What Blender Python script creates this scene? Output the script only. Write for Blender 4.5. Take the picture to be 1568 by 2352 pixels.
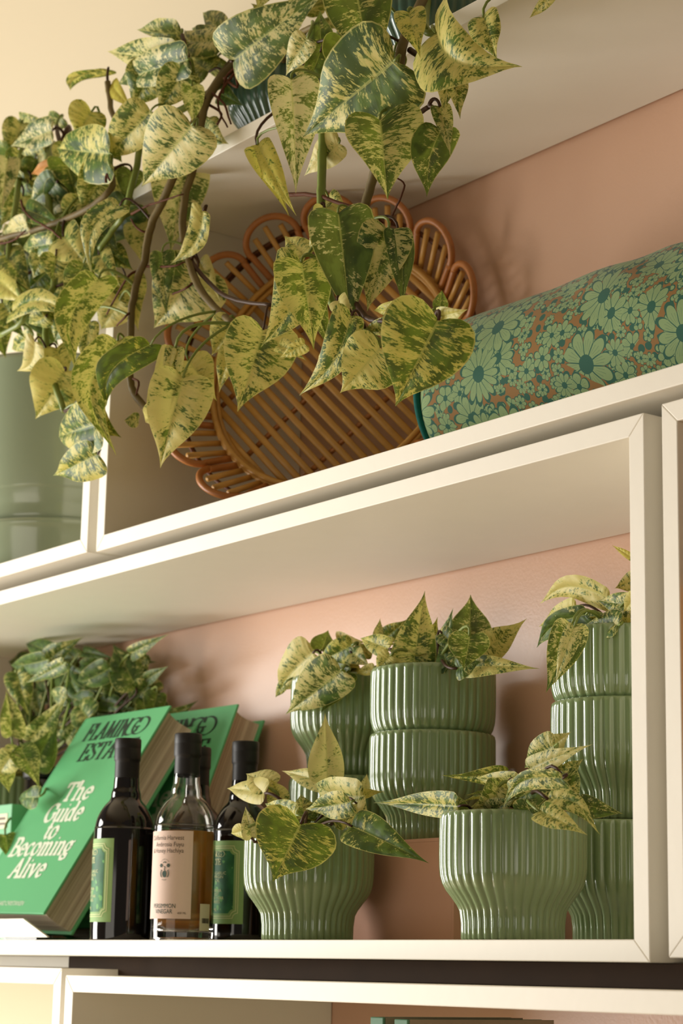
import bpy, bmesh, math, random
import numpy as np
from mathutils import Vector, Matrix
PI = math.pi
# ------------------------------------------------------------------ clear, camera, light, exposure
for o in list(bpy.data.objects): bpy.data.objects.remove(o, do_unlink=True)
SC = bpy.context.scene
COL = SC.collection
S = 0.767                                   # design units -> metres
V = Vector
CAM = V((1.62461, -1.61792, -0.01731)); AZ, PITCH, ROLL, FPX = -0.93389, 0.21559, 0.02011, 4834.555
IW, IH = 1568, 2352
fwd = V((math.sin(AZ)*math.cos(PITCH), math.cos(AZ)*math.cos(PITCH), math.sin(PITCH)))
r0 = fwd.cross(V((0, 0, 1))).normalized(); u0 = r0.cross(fwd)
rgt = r0*math.cos(ROLL)+u0*math.sin(ROLL); upv = -r0*math.sin(ROLL)+u0*math.cos(ROLL)
cd = bpy.data.cameras.new('camera'); cam = bpy.data.objects.new('camera', cd); COL.objects.link(cam)
cd.sensor_fit = 'VERTICAL'; cd.sensor_height = 36; cd.lens = FPX*36/IH; cd.clip_start = 0.05
cam.matrix_world = Matrix(((rgt.x, upv.x, -fwd.x, CAM.x*S), (rgt.y, upv.y, -fwd.y, CAM.y*S), (rgt.z, upv.z, -fwd.z, CAM.z*S), (0, 0, 0, 1)))
cd.dof.use_dof = True; cd.dof.focus_distance = 2.62*S; cd.dof.aperture_fstop = 9.0
SC.camera = cam
wd = bpy.data.worlds.new('room_light'); SC.world = wd; wd.use_nodes = True
wd.node_tree.nodes['Background'].inputs[0].default_value = (1.0, 0.88, 0.72, 1); wd.node_tree.nodes['Background'].inputs[1].default_value = 0.125
def area(name, loc, target, sx, sy, power, col):
    l = bpy.data.lights.new(name, 'AREA'); l.shape = 'RECTANGLE'; l.size = sx*S; l.size_y = sy*S; l.energy = power; l.color = col
    o = bpy.data.objects.new(name, l); COL.objects.link(o); o.location = V(loc)*S
    o.rotation_euler = (V(target)-V(loc)).to_track_quat('-Z', 'Y').to_euler(); return o
area('window_daylight', (-3.9, -2.1, 0.05), (-0.6, 0.1, 0.6), 1.5, 2.9, 128, (1.0, 0.97, 0.91))
area('front_fill', (0.4, -4.6, -0.4), (-0.5, 0.2, 0.6), 3.0, 1.6, 15, (1.0, 0.92, 0.80))  # added fill lamp from the front, no opening known there
SC.view_settings.view_transform = 'Standard'; SC.view_settings.look = 'None'; SC.view_settings.gamma = 1
SC.view_settings.exposure = 0.0; SC.view_settings.use_curve_mapping = False

# ------------------------------------------------------------------ helpers
def at(px, py, Y=None, X=None, Z=None):     # the point where the photograph's sight line meets a plane
    d = fwd+rgt*((px-IW/2)/FPX)-upv*((py-IH/2)/FPX)
    i, v = (1, Y) if Y is not None else ((0, X) if X is not None else (2, Z))
    return CAM+d*((v-CAM[i])/d[i])
def ppu(p): return FPX/((p-CAM).dot(fwd))   # pixels per design unit at a point
ORG = {}
def tag(o, label=None, cat=None, group=None, kind=None):
    if label: o['label'] = label
    if cat: o['category'] = cat
    if group: o['group'] = group
    if kind: o['kind'] = kind
    return o
def thing(name, label, cat, loc, group=None):
    o = bpy.data.objects.new(name, None); COL.objects.link(o); o.location = V(loc)*S; o.empty_display_size = 0.02
    ORG[o] = V(loc); return tag(o, label, cat, group)
def obj(name, verts, faces, mat, parent=None, org=None, smooth=True, uv=None, mats=None, midx=None):
    og = ORG[parent] if parent else V(org if org is not None else (0, 0, 0))
    me = bpy.data.meshes.new(name)
    me.from_pydata([((v[0]-og[0])*S, (v[1]-og[1])*S, (v[2]-og[2])*S) for v in verts], [], faces)
    for m in (mats or [mat]): me.materials.append(m)
    if midx: me.polygons.foreach_set('material_index', midx)
    if uv:
        l = me.uv_layers.new(name='UVMap')
        flat = []
        for f in faces:
            for i in f: flat.extend(uv[i])
        l.data.foreach_set('uv', flat)
    if smooth: me.polygons.foreach_set('use_smooth', [True]*len(me.polygons))
    me.update()
    o = bpy.data.objects.new(name, me); COL.objects.link(o)
    if parent: o.parent = parent
    else: o.location = og*S
    ORG[o] = og
    return o
def copy_thing(root, loc, **kw):
    c = root.copy(); COL.objects.link(c); c.location = V(loc)*S; ORG[c] = V(loc)
    for k in ('label', 'category', 'group'):
        if k in kw: c[k] = kw[k]
    for ch in list(root.children):
        d = ch.copy(); COL.objects.link(d); d.parent = c; ORG[d] = V(loc)
        for g in list(ch.children):
            e = g.copy(); COL.objects.link(e); e.parent = d; ORG[e] = V(loc)
    return c
def box(x0, x1, y0, y1, z0, z1):
    v = [(x, y, z) for z in (z0, z1) for y in (y0, y1) for x in (x0, x1)]
    return v, [(0, 2, 3, 1), (4, 5, 7, 6), (0, 1, 5, 4), (2, 6, 7, 3), (0, 4, 6, 2), (1, 3, 7, 5)]
def prism(poly, y0, y1):                     # polygon in XZ pulled along Y
    n = len(poly); v = [(x, y0, z) for x, z in poly]+[(x, y1, z) for x, z in poly]
    f = [tuple(range(n)), tuple(reversed(range(n, 2*n)))]+[(i, i+n, (i+1) % n+n, (i+1) % n) for i in range(n)]
    return v, f
def bevel(o, w, seg=2):
    m = o.modifiers.new('bevel', 'BEVEL'); m.width = w*S; m.segments = seg; m.limit_method = 'ANGLE'; return o
def join(parts):
    v, f = [], []
    for a, b in parts:
        k = len(v); v += list(a); f += [tuple(i+k for i in q) for q in b]
    return v, f
def smoothpath(pts, n=6):
    pts = [V(p) for p in pts]
    if len(pts) < 3: return pts
    out = []
    for i in range(len(pts)-1):
        p0, p1, p2, p3 = pts[max(i-1, 0)], pts[i], pts[i+1], pts[min(i+2, len(pts)-1)]
        for k in range(n):
            t = k/n
            out.append(0.5*((2*p1)+(p2-p0)*t+(2*p0-5*p1+4*p2-p3)*t*t+(3*p1-p0-3*p2+p3)*t**3))
    out.append(pts[-1]); return out
def tube(pts, r0_, r1_=None, sides=8, closed=False, flat=1.0, nrm=None):
    pts = [V(p) for p in pts]; n = len(pts); r1_ = r0_ if r1_ is None else r1_
    v, f, prev = [], [], None
    for i, p in enumerate(pts):
        a = pts[(i-1) % n] if (closed or i > 0) else p; b = pts[(i+1) % n] if (closed or i < n-1) else p
        t = (b-a).normalized() if (b-a).length > 1e-9 else V((0, 0, 1))
        if nrm is not None: s = V(nrm)
        elif prev is None: s = V((0, 0, 1)) if abs(t.z) < .9 else V((1, 0, 0))
        else: s = prev
        s = (s-t*s.dot(t)).normalized(); q = t.cross(s); prev = s
        r = r0_+(r1_-r0_)*i/max(1, n-1)
        for k in range(sides):
            c = 2*PI*k/sides; v.append(p+s*math.cos(c)*r*flat+q*math.sin(c)*r)
    m = n if closed else n-1
    for i in range(m):
        j = (i+1) % n
        for k in range(sides): f.append((i*sides+k, i*sides+(k+1) % sides, j*sides+(k+1) % sides, j*sides+k))
    if not closed: f += [tuple(reversed(range(sides))), tuple(range((n-1)*sides, n*sides))]
    return v, f
def lathe(prof, cx, cy, z0, seg=48, mod=None):
    v, f = [], []
    for r, z in prof:
        for k in range(seg):
            a = 2*PI*k/seg; rr = r*(mod(a, z) if mod else 1)
            v.append((cx+rr*math.cos(a), cy+rr*math.sin(a), z0+z))
    for i in range(len(prof)-1):
        for k in range(seg):
            j = (k+1) % seg; f.append((i*seg+k, i*seg+j, (i+1)*seg+j, (i+1)*seg+k))
    return v, f

# ------------------------------------------------------------------ materials
class N:                                     # tiny node-maths wrapper
    def __init__(s, t, sock): s.t, s.s = t, sock
    def op(s, o, b=None, c=None):
        n = s.t.nodes.new('ShaderNodeMath'); n.operation = o
        for i, x in enumerate((s, b, c)):
            if x is None: continue
            if isinstance(x, N): s.t.links.new(x.s, n.inputs[i])
            else: n.inputs[i].default_value = x
        return N(s.t, n.outputs[0])
    def __add__(s, b): return s.op('ADD', b)
    def __sub__(s, b): return s.op('SUBTRACT', b)
    def __mul__(s, b): return s.op('MULTIPLY', b)
    def __truediv__(s, b): return s.op('DIVIDE', b)
    def abs(s): return s.op('ABSOLUTE')
    def lt(s, b): return s.op('LESS_THAN', b)
    def gt(s, b): return s.op('GREATER_THAN', b)
    def step(s, a, b):
        n = s.t.nodes.new('ShaderNodeMapRange'); n.interpolation_type = 'SMOOTHSTEP'
        s.t.links.new(s.s, n.inputs[0])
        for i, x in ((1, a), (2, b)):
            if isinstance(x, N): s.t.links.new(x.s, n.inputs[i])
            else: n.inputs[i].default_value = x
        return N(s.t, n.outputs[0])
def mat_new(name):
    m = bpy.data.materials.new(name); m.use_nodes = True
    t = m.node_tree; return m, t, t.nodes['Principled BSDF']
def rgb(r, g, b):                            # 8-bit sRGB -> linear
    return tuple((c/12.92 if c <= .04045 else ((c+.055)/1.055)**2.4) for c in (r/255, g/255, b/255))+(1,)
def setp(p, **k):
    for a, b in k.items(): p.inputs[a.replace('_', ' ')].default_value = b
def nnoise(t, vec, scale, detail=2, rough=.5, dist=0.0):
    n = t.nodes.new('ShaderNodeTexNoise'); n.inputs['Scale'].default_value = scale; n.inputs['Detail'].default_value = detail
    n.inputs['Roughness'].default_value = rough; n.inputs['Distortion'].default_value = dist
    if vec is not None: t.links.new(vec, n.inputs['Vector'])
    return N(t, n.outputs[0])
def comb(t, x, y, z):
    n = t.nodes.new('ShaderNodeCombineXYZ')
    for i, a in enumerate((x, y, z)):
        if isinstance(a, N): t.links.new(a.s, n.inputs[i])
        else: n.inputs[i].default_value = a
    return n.outputs[0]
def mixc(t, fac, a, b):
    n = t.nodes.new('ShaderNodeMix'); n.data_type = 'RGBA'
    if isinstance(fac, N): t.links.new(fac.s, n.inputs[0])
    else: n.inputs[0].default_value = fac
    for i, x in ((6, a), (7, b)):
        if isinstance(x, tuple): n.inputs[i].default_value = x
        else: t.links.new(x, n.inputs[i])
    return n.outputs[2]
def bump(t, p, h, strength=.2, dist=.002):
    b = t.nodes.new('ShaderNodeBump'); b.inputs['Strength'].default_value = strength; b.inputs['Distance'].default_value = dist
    t.links.new(h.s, b.inputs['Height']); t.links.new(b.outputs[0], p.inputs['Normal'])
def ocoord(t, scale=(1, 1, 1), kind='Object'):
    c = t.nodes.new('ShaderNodeTexCoord'); m = t.nodes.new('ShaderNodeMapping'); m.inputs['Scale'].default_value = scale
    t.links.new(c.outputs[kind], m.inputs[0]); return m.outputs[0]
def plain(name, col, rough=.5, spec=.5, noise=0, nscale=40, coat=0, bumps=0, bscale=200, stretch=(1, 1, 1), metallic=0):
    m, t, p = mat_new(name); setp(p, Roughness=rough, Metallic=metallic); p.inputs['Specular IOR Level'].default_value = spec
    p.inputs['Coat Weight'].default_value = coat; p.inputs['Coat Roughness'].default_value = .08
    p.inputs['Base Color'].default_value = col
    v = ocoord(t, stretch)
    if noise:
        n = nnoise(t, v, nscale, 3)
        t.links.new(mixc(t, n, tuple(c*(1-noise) for c in col[:3])+(1,), tuple(min(1, c*(1+noise)) for c in col[:3])+(1,)), p.inputs['Base Color'])
    if bumps: bump(t, p, nnoise(t, v, bscale, 3), bumps, .001)
    return m
M = {}
M['paint'] = plain('white_painted_plywood', rgb(242, 236, 222), .45, .4, .02, 25, bumps=.12, bscale=90, stretch=(1, 1, 1))
M['pink'] = plain('salmon_pink_wall_paint', rgb(208, 166, 138), .33, .45, .02, 5, bumps=.16, bscale=260)
M['cream'] = plain('cream_wall_paint', rgb(206, 193, 166), .6, .3, .015, 4, bumps=.08, bscale=200)
M['floor'] = plain('pale_floor', rgb(225, 205, 175), .4, .5, .05, 8)
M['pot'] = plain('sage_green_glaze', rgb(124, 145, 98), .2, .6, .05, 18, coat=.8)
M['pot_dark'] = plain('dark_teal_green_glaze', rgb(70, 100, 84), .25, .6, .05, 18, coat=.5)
M['vase'] = plain('grey_green_smooth_glaze', rgb(148, 160, 132), .2, .6, .04, 6, coat=.6)
M['rattan'] = plain('honey_rattan', rgb(170, 106, 50), .42, .5, .22, 60, bumps=.25, bscale=120)
M['rattan_slat'] = plain('golden_rattan_slat', rgb(198, 148, 74), .4, .5, .2, 60, bumps=.2, bscale=120)
M['binding'] = plain('dark_rattan_binding', rgb(96, 56, 30), .6, .3, .2, 90)
M['soil'] = plain('potting_soil', rgb(52, 38, 26), .95, .1, .5, 120, bumps=.8, bscale=150)
M['stem'] = plain('green_stem', rgb(118, 132, 58), .45, .4, .3, 40)
M['vine'] = plain('brown_green_vine', rgb(108, 92, 52), .6, .3, .4, 30, bumps=.4, bscale=140)
M['root'] = plain('brown_aerial_root', rgb(86, 48, 26), .7, .2, .25, 60)
M['bark'] = plain('dark_brown_petiole', rgb(70, 46, 28), .5, .3, .3, 50)
M['cover'] = plain('green_book_cloth', rgb(92, 172, 114), .5, .35, .02, 60, bumps=.06, bscale=600)
M['cover_dark'] = plain('deep_green_book_cloth', rgb(86, 128, 100), .55, .3, .03, 60)
M['ink'] = plain('dark_green_ink', rgb(22, 48, 24), .6, .3)
M['white_ink'] = plain('cream_ink', rgb(216, 222, 200), .6, .3)
M['capsule'] = plain('matt_black_capsule', rgb(30, 27, 25), .5, .35)
M['dark_glass'] = plain('dark_brown_bottle_glass', rgb(18, 12, 9), .06, .55, coat=.3)
M['label_pale'] = plain('pale_green_label_paper', rgb(150, 186, 118), .6, .3)
M['label_cream'] = plain('cream_line_ink', rgb(222, 226, 168), .6, .3)
M['label_pink'] = plain('blush_pink_label_paper', rgb(232, 204, 188), .6, .3, .02, 300)
M['grey_ink'] = plain('grey_brown_ink', rgb(112, 98, 82), .6, .3)
M['emblem_ink'] = plain('slate_green_ink', rgb(62, 84, 72), .6, .3)
M['sticker'] = plain('cream_price_sticker', rgb(214, 206, 178), .6, .3)
M['black'] = plain('black_ink', rgb(30, 28, 26), .6, .3)
M['piping'] = plain('teal_velvet_piping', rgb(12, 92, 84), .8, .2, .2, 300)
M['gap_shade'] = plain('gap_shade_brown', rgb(58, 42, 28), .8, .2, .2, 30)  # shade of the gap below the middle box, given as a colour
M['orange'] = plain('orange_card', rgb(222, 146, 38), .5, .4, .03, 30)
M['frost'] = plain('frosted_acrylic', rgb(214, 208, 188), .35, .5)
M['mint'] = plain('mint_green_card', rgb(120, 182, 138), .6, .3, .02, 60)
M['grey_green'] = plain('grey_sleeve', rgb(150, 138, 116), .55, .3, .05, 30)
def page_material():
    m, t, p = mat_new('page_edges'); setp(p, Roughness=.75)
    u = t.nodes.new('ShaderNodeUVMap'); mp = t.nodes.new('ShaderNodeMapping'); mp.inputs['Scale'].default_value = (1500, 5, 1); t.links.new(u.outputs[0], mp.inputs[0])
    n = nnoise(t, mp.outputs[0], 1.0, 4, .75); w = nnoise(t, mp.outputs[0], .12, 2)
    t.links.new(mixc(t, (n*.6+w*.5).step(.35, .75), rgb(150, 128, 104), rgb(230, 216, 190)), p.inputs['Base Color']); bump(t, p, n, .5, .001); return m
M['pages'] = page_material(); M['paper'] = plain('cream_paper', rgb(216, 204, 178), .8, .2)
def glassy(name, col, trans_mix, rough=0.0, ior=1.45):
    m, t, p = mat_new(name); setp(p, Roughness=rough, IOR=ior); p.inputs['Base Color'].default_value = col
    p.inputs['Transmission Weight'].default_value = trans_mix; return m
M['clear_glass'] = glassy('clear_bottle_glass', (.96, .95, .92, 1), 1.0, 0.0, 1.45)
M['liquid'] = glassy('amber_vinegar', rgb(236, 168, 64), .7, .2, 1.2)
def acrylic():
    m, t, p = mat_new('clear_acrylic'); out = t.nodes['Material Output']
    tr = t.nodes.new('ShaderNodeBsdfTransparent'); tr.inputs[0].default_value = (.93, .93, .9, 1)
    gl = t.nodes.new('ShaderNodeBsdfGlossy'); gl.inputs['Roughness'].default_value = .03
    lw = t.nodes.new('ShaderNodeFresnel'); lw.inputs[0].default_value = 1.35
    mx = t.nodes.new('ShaderNodeMixShader'); t.links.new(lw.outputs[0], mx.inputs[0]); t.links.new(tr.outputs[0], mx.inputs[1]); t.links.new(gl.outputs[0], mx.inputs[2])
    t.links.new(mx.outputs[0], out.inputs['Surface']); return m
M['acrylic'] = acrylic()
M['riser'] = plain('glossy_salmon_acrylic', rgb(214, 166, 142), .6, .08, 0, coat=0)

def leaf_material():
    m, t, p = mat_new('variegated_leaf'); out = t.nodes['Material Output']
    c = t.nodes.new('ShaderNodeUVMap'); sp = t.nodes.new('ShaderNodeSeparateXYZ'); t.links.new(c.outputs[0], sp.inputs[0])
    oi = t.nodes.new('ShaderNodeObjectInfo'); oc = t.nodes.new('ShaderNodeSeparateColor'); t.links.new(oi.outputs['Color'], oc.inputs[0])
    g, seed, yel = (N(t, oc.outputs[i]) for i in range(3))
    u = N(t, sp.outputs[0]); v = N(t, sp.outputs[1])*2.0-1.0; av = v.abs(); side = v.gt(0.0)
    s = u; sd = seed*91.0; s2 = side*7.3
    big = nnoise(t, comb(t, s*6.0+s2, av*1.1+sd, sd), 1.0, 2, .5, .5)
    mid = nnoise(t, comb(t, s*30.0+s2, av*2.3+sd, sd+3.0), 1.0, 4, .62, .5)
    fine = nnoise(t, comb(t, s*78.0+s2, av*7.0+sd, sd+9.0), 1.0, 3, .6, .4)
    f = big*0.80+mid*1.0+fine*0.72                      # mean about 1.05
    th = (g*-0.58)+1.570
    mask = f.step(th-0.04, th+0.05)
    soft = f.step(th-0.20, th+0.05)
    tone = nnoise(t, comb(t, s*9.0+s2, av*2.4+sd, sd+20.0), 1.0, 2)
    cream = mixc(t, yel, rgb(226, 214, 164), rgb(214, 205, 82))
    pale = mixc(t, yel, rgb(168, 182, 108), rgb(152, 172, 50))
    green = mixc(t, tone.step(.4, .62), rgb(54, 86, 28), rgb(90, 126, 32))
    green = mixc(t, yel, mixc(t, tone.step(.42, .6), rgb(54, 84, 46), rgb(88, 116, 60)), green)
    base = mixc(t, mask, mixc(t, soft*0.55, cream, pale), green)
    rib = av.lt(0.030)*(u.lt(.9))
    base = mixc(t, rib*.55, base, rgb(196, 200, 112))
    edge = av.gt(0.965)*0.55
    base = mixc(t, edge, base, rgb(222, 214, 130))
    t.links.new(base, p.inputs['Base Color']); setp(p, Roughness=.44); p.inputs['Specular IOR Level'].default_value = .34
    vein = (s*60.0).op('SINE')*0.5*av.step(0.0, .25)
    bump(t, p, vein+mid*0.8-rib*1.0, .22, .0015)
    tl = t.nodes.new('ShaderNodeBsdfTranslucent'); t.links.new(mixc(t, .35, base, rgb(206, 200, 60)), tl.inputs[0])
    mx = t.nodes.new('ShaderNodeMixShader'); mx.inputs[0].default_value = .30
    t.links.new(p.outputs[0], mx.inputs[1]); t.links.new(tl.outputs[0], mx.inputs[2]); t.links.new(mx.outputs[0], out.inputs['Surface'])
    return m
M['leaf'] = leaf_material()
M['dry_leaf'] = plain('dry_orange_brown_leaf', rgb(176, 118, 42), .6, .3, .3, 80)

def floral_material():
    m, t, p = mat_new('green_floral_print'); setp(p, Roughness=.75); p.inputs['Specular IOR Level'].default_value = .25
    uvn = t.nodes.new('ShaderNodeUVMap'); cur = rgb(140, 102, 50); teal = rgb(34, 88, 70); pale = rgb(134, 158, 108)
    wob = t.nodes.new('ShaderNodeTexNoise'); wob.inputs['Scale'].default_value = 30; t.links.new(uvn.outputs[0], wob.inputs[0])
    vm = t.nodes.new('ShaderNodeVectorMath'); vm.operation = 'MULTIPLY_ADD'; vm.inputs[1].default_value = (.006, .006, 0)
    t.links.new(wob.outputs['Color'], vm.inputs[0]); t.links.new(uvn.outputs[0], vm.inputs[2]); uvw = vm.outputs[0]
    # mottled ground with teal leaf specks
    v0 = t.nodes.new('ShaderNodeTexVoronoi'); v0.inputs['Scale'].default_value = 95; v0.voronoi_dimensions = '2D'; t.links.new(uvw, v0.inputs['Vector'])
    d0 = N(t, v0.outputs['Distance']); pick0 = N(t, v0.outputs['Color'])
    cur = mixc(t, d0.lt(.38)*pick0.gt(.42), cur, teal)
    cur = mixc(t, d0.lt(.24)*pick0.gt(.66), cur, pale)
    def flowers(col, scale, npet, rad, keep, cen, off, jit=1.0):
        mp = t.nodes.new('ShaderNodeMapping'); mp.inputs['Location'].default_value = off; t.links.new(uvw, mp.inputs[0])
        vo = t.nodes.new('ShaderNodeTexVoronoi'); vo.voronoi_dimensions = '2D'; vo.inputs['Scale'].default_value = scale; vo.inputs['Randomness'].default_value = jit
        t.links.new(mp.outputs[0], vo.inputs['Vector'])
        sub = t.nodes.new('ShaderNodeVectorMath'); sub.operation = 'SUBTRACT'; t.links.new(mp.outputs[0], sub.inputs[0]); t.links.new(vo.outputs['Position'], sub.inputs[1])
        sx = t.nodes.new('ShaderNodeSeparateXYZ'); t.links.new(sub.outputs[0], sx.inputs[0])
        cs = t.nodes.new('ShaderNodeSeparateColor'); t.links.new(vo.outputs['Color'], cs.inputs[0]); k0, k1, k2 = (N(t, cs.outputs[i]) for i in range(3))
        x = N(t, sx.outputs[0]); y = N(t, sx.outputs[1]); rr = (x*x+y*y).op('SQRT')*scale
        th = y.op('ARCTAN2', x)+k0*6.28
        npn = (k2*6.0).op('FLOOR')+npet
        ph = (th*npn*0.5).op('COSINE').abs()             # 0 between petals, 1 mid petal
        R = (ph.op('POWER', .45)*0.55+0.45)*(k1*0.3+0.85)*rad
        ring = rr/R; on = k1.gt(1-keep)
        col = mixc(t, ring.lt(1.06)*on, col, teal)
        col = mixc(t, ring.lt(.93)*on*(ph*rr).gt(0.045), col, pale)
        fine = ((th*npn*2.0).op('SINE').abs()).lt(.16)*ring.gt(.35)*ring.lt(.7)
        col = mixc(t, fine*on*0.7, col, teal)
        col = mixc(t, rr.lt(cen)*on, col, teal)
        return col
    cur = flowers(cur, 62, 4, .44, .80, .11, (3.1, 1.7, 0))
    cur = flowers(cur, 34, 5, .46, .62, .11, (7.3, 4.2, 0))
    cur = flowers(cur, 21, 7, .48, .34, .12, (5.7, 2.6, 0))
    cur = flowers(cur, 15, 10, .46, .40, .13, (1.3, 9.2, 0))
    t.links.new(cur, p.inputs['Base Color']); p.inputs['Sheen Weight'].default_value = .15
    bump(t, p, nnoise(t, uvn.outputs[0], 900, 2), .1, .0004)
    return m
M['floral'] = floral_material()
def label_green():
    m, t, p = mat_new('deep_green_label_print'); setp(p, Roughness=.6); v = ocoord(t, (1, 1, .7))
    vo = t.nodes.new('ShaderNodeTexVoronoi'); vo.inputs['Scale'].default_value = 110; t.links.new(v, vo.inputs['Vector'])
    n = nnoise(t, v, 45, 3)
    b = mixc(t, n.step(.35, .7), rgb(28, 92, 54), rgb(62, 140, 82))
    b = mixc(t, N(t, vo.outputs['Distance']).lt(.26)*n.gt(.5), b, rgb(108, 178, 92)); t.links.new(b, p.inputs['Base Color']); return m
M['label_green'] = label_green()

# ------------------------------------------------------------------ setting
def struct(name, verts, faces, m): return tag(obj(name, verts, faces, m, smooth=False), kind='structure')
DW = 0.372
struct('wall_back', *box(-4.2, 2.6, DW, DW+.08, -1.55, 1.20), M['pink'])
struct('wall_upper', *box(-4.2, 2.6, DW, DW+.08, 1.20, 3.0), M['cream'])
struct('floor', *box(-4.2, 3.2, -6.0, DW+.08, -1.60, -1.55), M['floor'])
struct('ceiling', *box(-4.2, 3.2, -6.0, DW+.08, 3.0, 3.05), M['cream'])
T = .0238
def shelf(label, x0, x1, z0, z1, y0=0.0, t=T):
    th = thing('wall_shelf_box', label, 'shelf', (x0, y0, z0))
    yb = DW-.001; ys = DW-.006
    for nm, poly, e in (('top_panel', [(x0, z1), (x0+t, z1-t), (x1-t, z1-t), (x1, z1)], ys), ('bottom_panel', [(x0, z0), (x1, z0), (x1-t, z0+t), (x0+t, z0+t)], yb),
                        ('side_panel', [(x0, z0), (x0+t, z0+t), (x0+t, z1-t), (x0, z1)], yb), ('side_panel', [(x1, z0), (x1, z1), (x1-t, z1-t), (x1-t, z0+t)], yb)):
        bevel(obj(nm, *prism(poly, y0, e), M['paint'], th, smooth=False), .0012)
    return th
MB = T                                        # floor of the middle box
UT = 1.2089; UB = .6203; NB = .6241; NT = 1.203
shelf('long white open shelf box holding green pots, books and bottles', -2.1, 0, 0, .6)
shelf('white open shelf box holding the rattan tray and floral bolster', -1.208, .67, UB, UT)
nb_ = shelf('white shelf box at the left edge holding the smooth grey-green urn', -3.1, -1.2355, NB, NT)
obj('back_panel', *box(-3.07, -1.262, DW-.012, DW-.004, NB+.026, NT-.026), M['cream'], nb_, smooth=False)
shelf('narrow strip of a white shelf box at the right edge with an orange item', .0275, 1.3, .005, .604)
shelf('white shelf box along the bottom with green books just showing inside', -1.087, .9, -.70, -.0276, -.087)
e_ = shelf('empty white shelf box in the bottom left corner', -2.9, -1.146, -.70, -.0182, -.060)
obj('back_panel', *box(-2.87, -1.171, DW-.012, DW-.004, -.675, -.044), M['cream'], e_, smooth=False)
tag(bevel(obj('gap_shade_strip', *box(-1.296, .88, .035, .06, -.0272, -.0003), M['gap_shade'], None, (-.2, .047, -.0272), smooth=False), .001), 'dark brown strip painted as the shade in the gap under the pots-and-bottles shelf box', 'rail')  # added strip; the gap's deep shade is put into its dark colour
tag(bevel(obj('mounting_rail', *box(-1.86, -1.30, .06, .09, -.0176, -.0002), M['paint'], None, (-1.58, .075, -.0176), smooth=False), .001), 'pale rail in the dark gap under the pots-and-bottles shelf box', 'rail')

# ------------------------------------------------------------------ fluted pots
PH, PR = .150, .089
def pot_profile():
    o = [(.050, 0), (.0605, 0), (.0620, .002), (.0622, .020), (.0640, .034), (.0675, .041), (.0740, .050), (.0805, .058), (.0850, .066), (.0876, .075), (.0887, .086), (PR, .100), (PR, .125), (PR-.0002, .143), (PR-.0012, .148), (PR-.0032, PH)]
    i = [(PR-.0060, PH-.0012), (PR-.0070, .143), (PR-.0072, .100), (PR-.0090, .078), (.0745, .060), (.0600, .044), (.0550, .030), (.0545, .008), (.0001, .007)]
    return [(.0001, 0)]+o+i
def flute(a, z):
    return 1.0
NR = 40
def pot_mesh(cx, cy, z0, k=1.0):
    prof = pot_profile(); seg = NR*8; v, f = [], []
    for q, (r, z) in enumerate(prof):
        outer = 2 <= q <= 15
        dep = .0030 if outer else 0
        if q in (15,): dep = .0012
        for s in range(seg):
            a = 2*PI*s/seg; c = abs(math.cos(NR*a/2)); rr = r-dep*(1-c**.8)
            v.append((cx+rr*k*math.cos(a), cy+rr*k*math.sin(a), z0+z*k))
    for i in range(len(prof)-1):
        for s in range(seg):
            j = (s+1) % seg; f.append((i*seg+s, i*seg+j, (i+1)*seg+j, (i+1)*seg+s))
    return v, f
def soil_mesh(cx, cy, z, r):
    v = [(cx, cy, z+.004)]; f = []; rnd = random.Random(4); n = 28
    for q in (.35, .7, 1.0):
        for s in range(n):
            a = 2*PI*s/n; v.append((cx+r*q*math.cos(a), cy+r*q*math.sin(a), z+rnd.uniform(-.002, .004)*(q < 1)))
    for s in range(n): f.append((0, 1+s, 1+(s+1) % n))
    for k in range(2):
        for s in range(n): f.append((1+k*n+s, 1+(k+1)*n+s, 1+(k+1)*n+(s+1) % n, 1+k*n+(s+1) % n))
    return v, f
pot0 = thing('fluted_pot', 'x', 'pot', (0, 0, 0))
obj('body', *pot_mesh(0, 0, 0), M['pot'], pot0)
BODY = pot0.children[0].data
pot_first = [True]
def lone_pot(loc, label, filled=False):
    if pot_first[0]:
        o = pot0; o.location = V(loc)*S; ORG[o] = V(loc); o['label'] = label; pot_first[0] = False
        for c in o.children: ORG[c] = V(loc)
    else: o = copy_thing(pot0, loc, label=label)
    o['group'] = 'sage green fluted pots'
    if filled: obj('soil', *soil_mesh(loc[0], loc[1], loc[2]+PH-.004, .0815), M['soil'], o)
    return o

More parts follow.
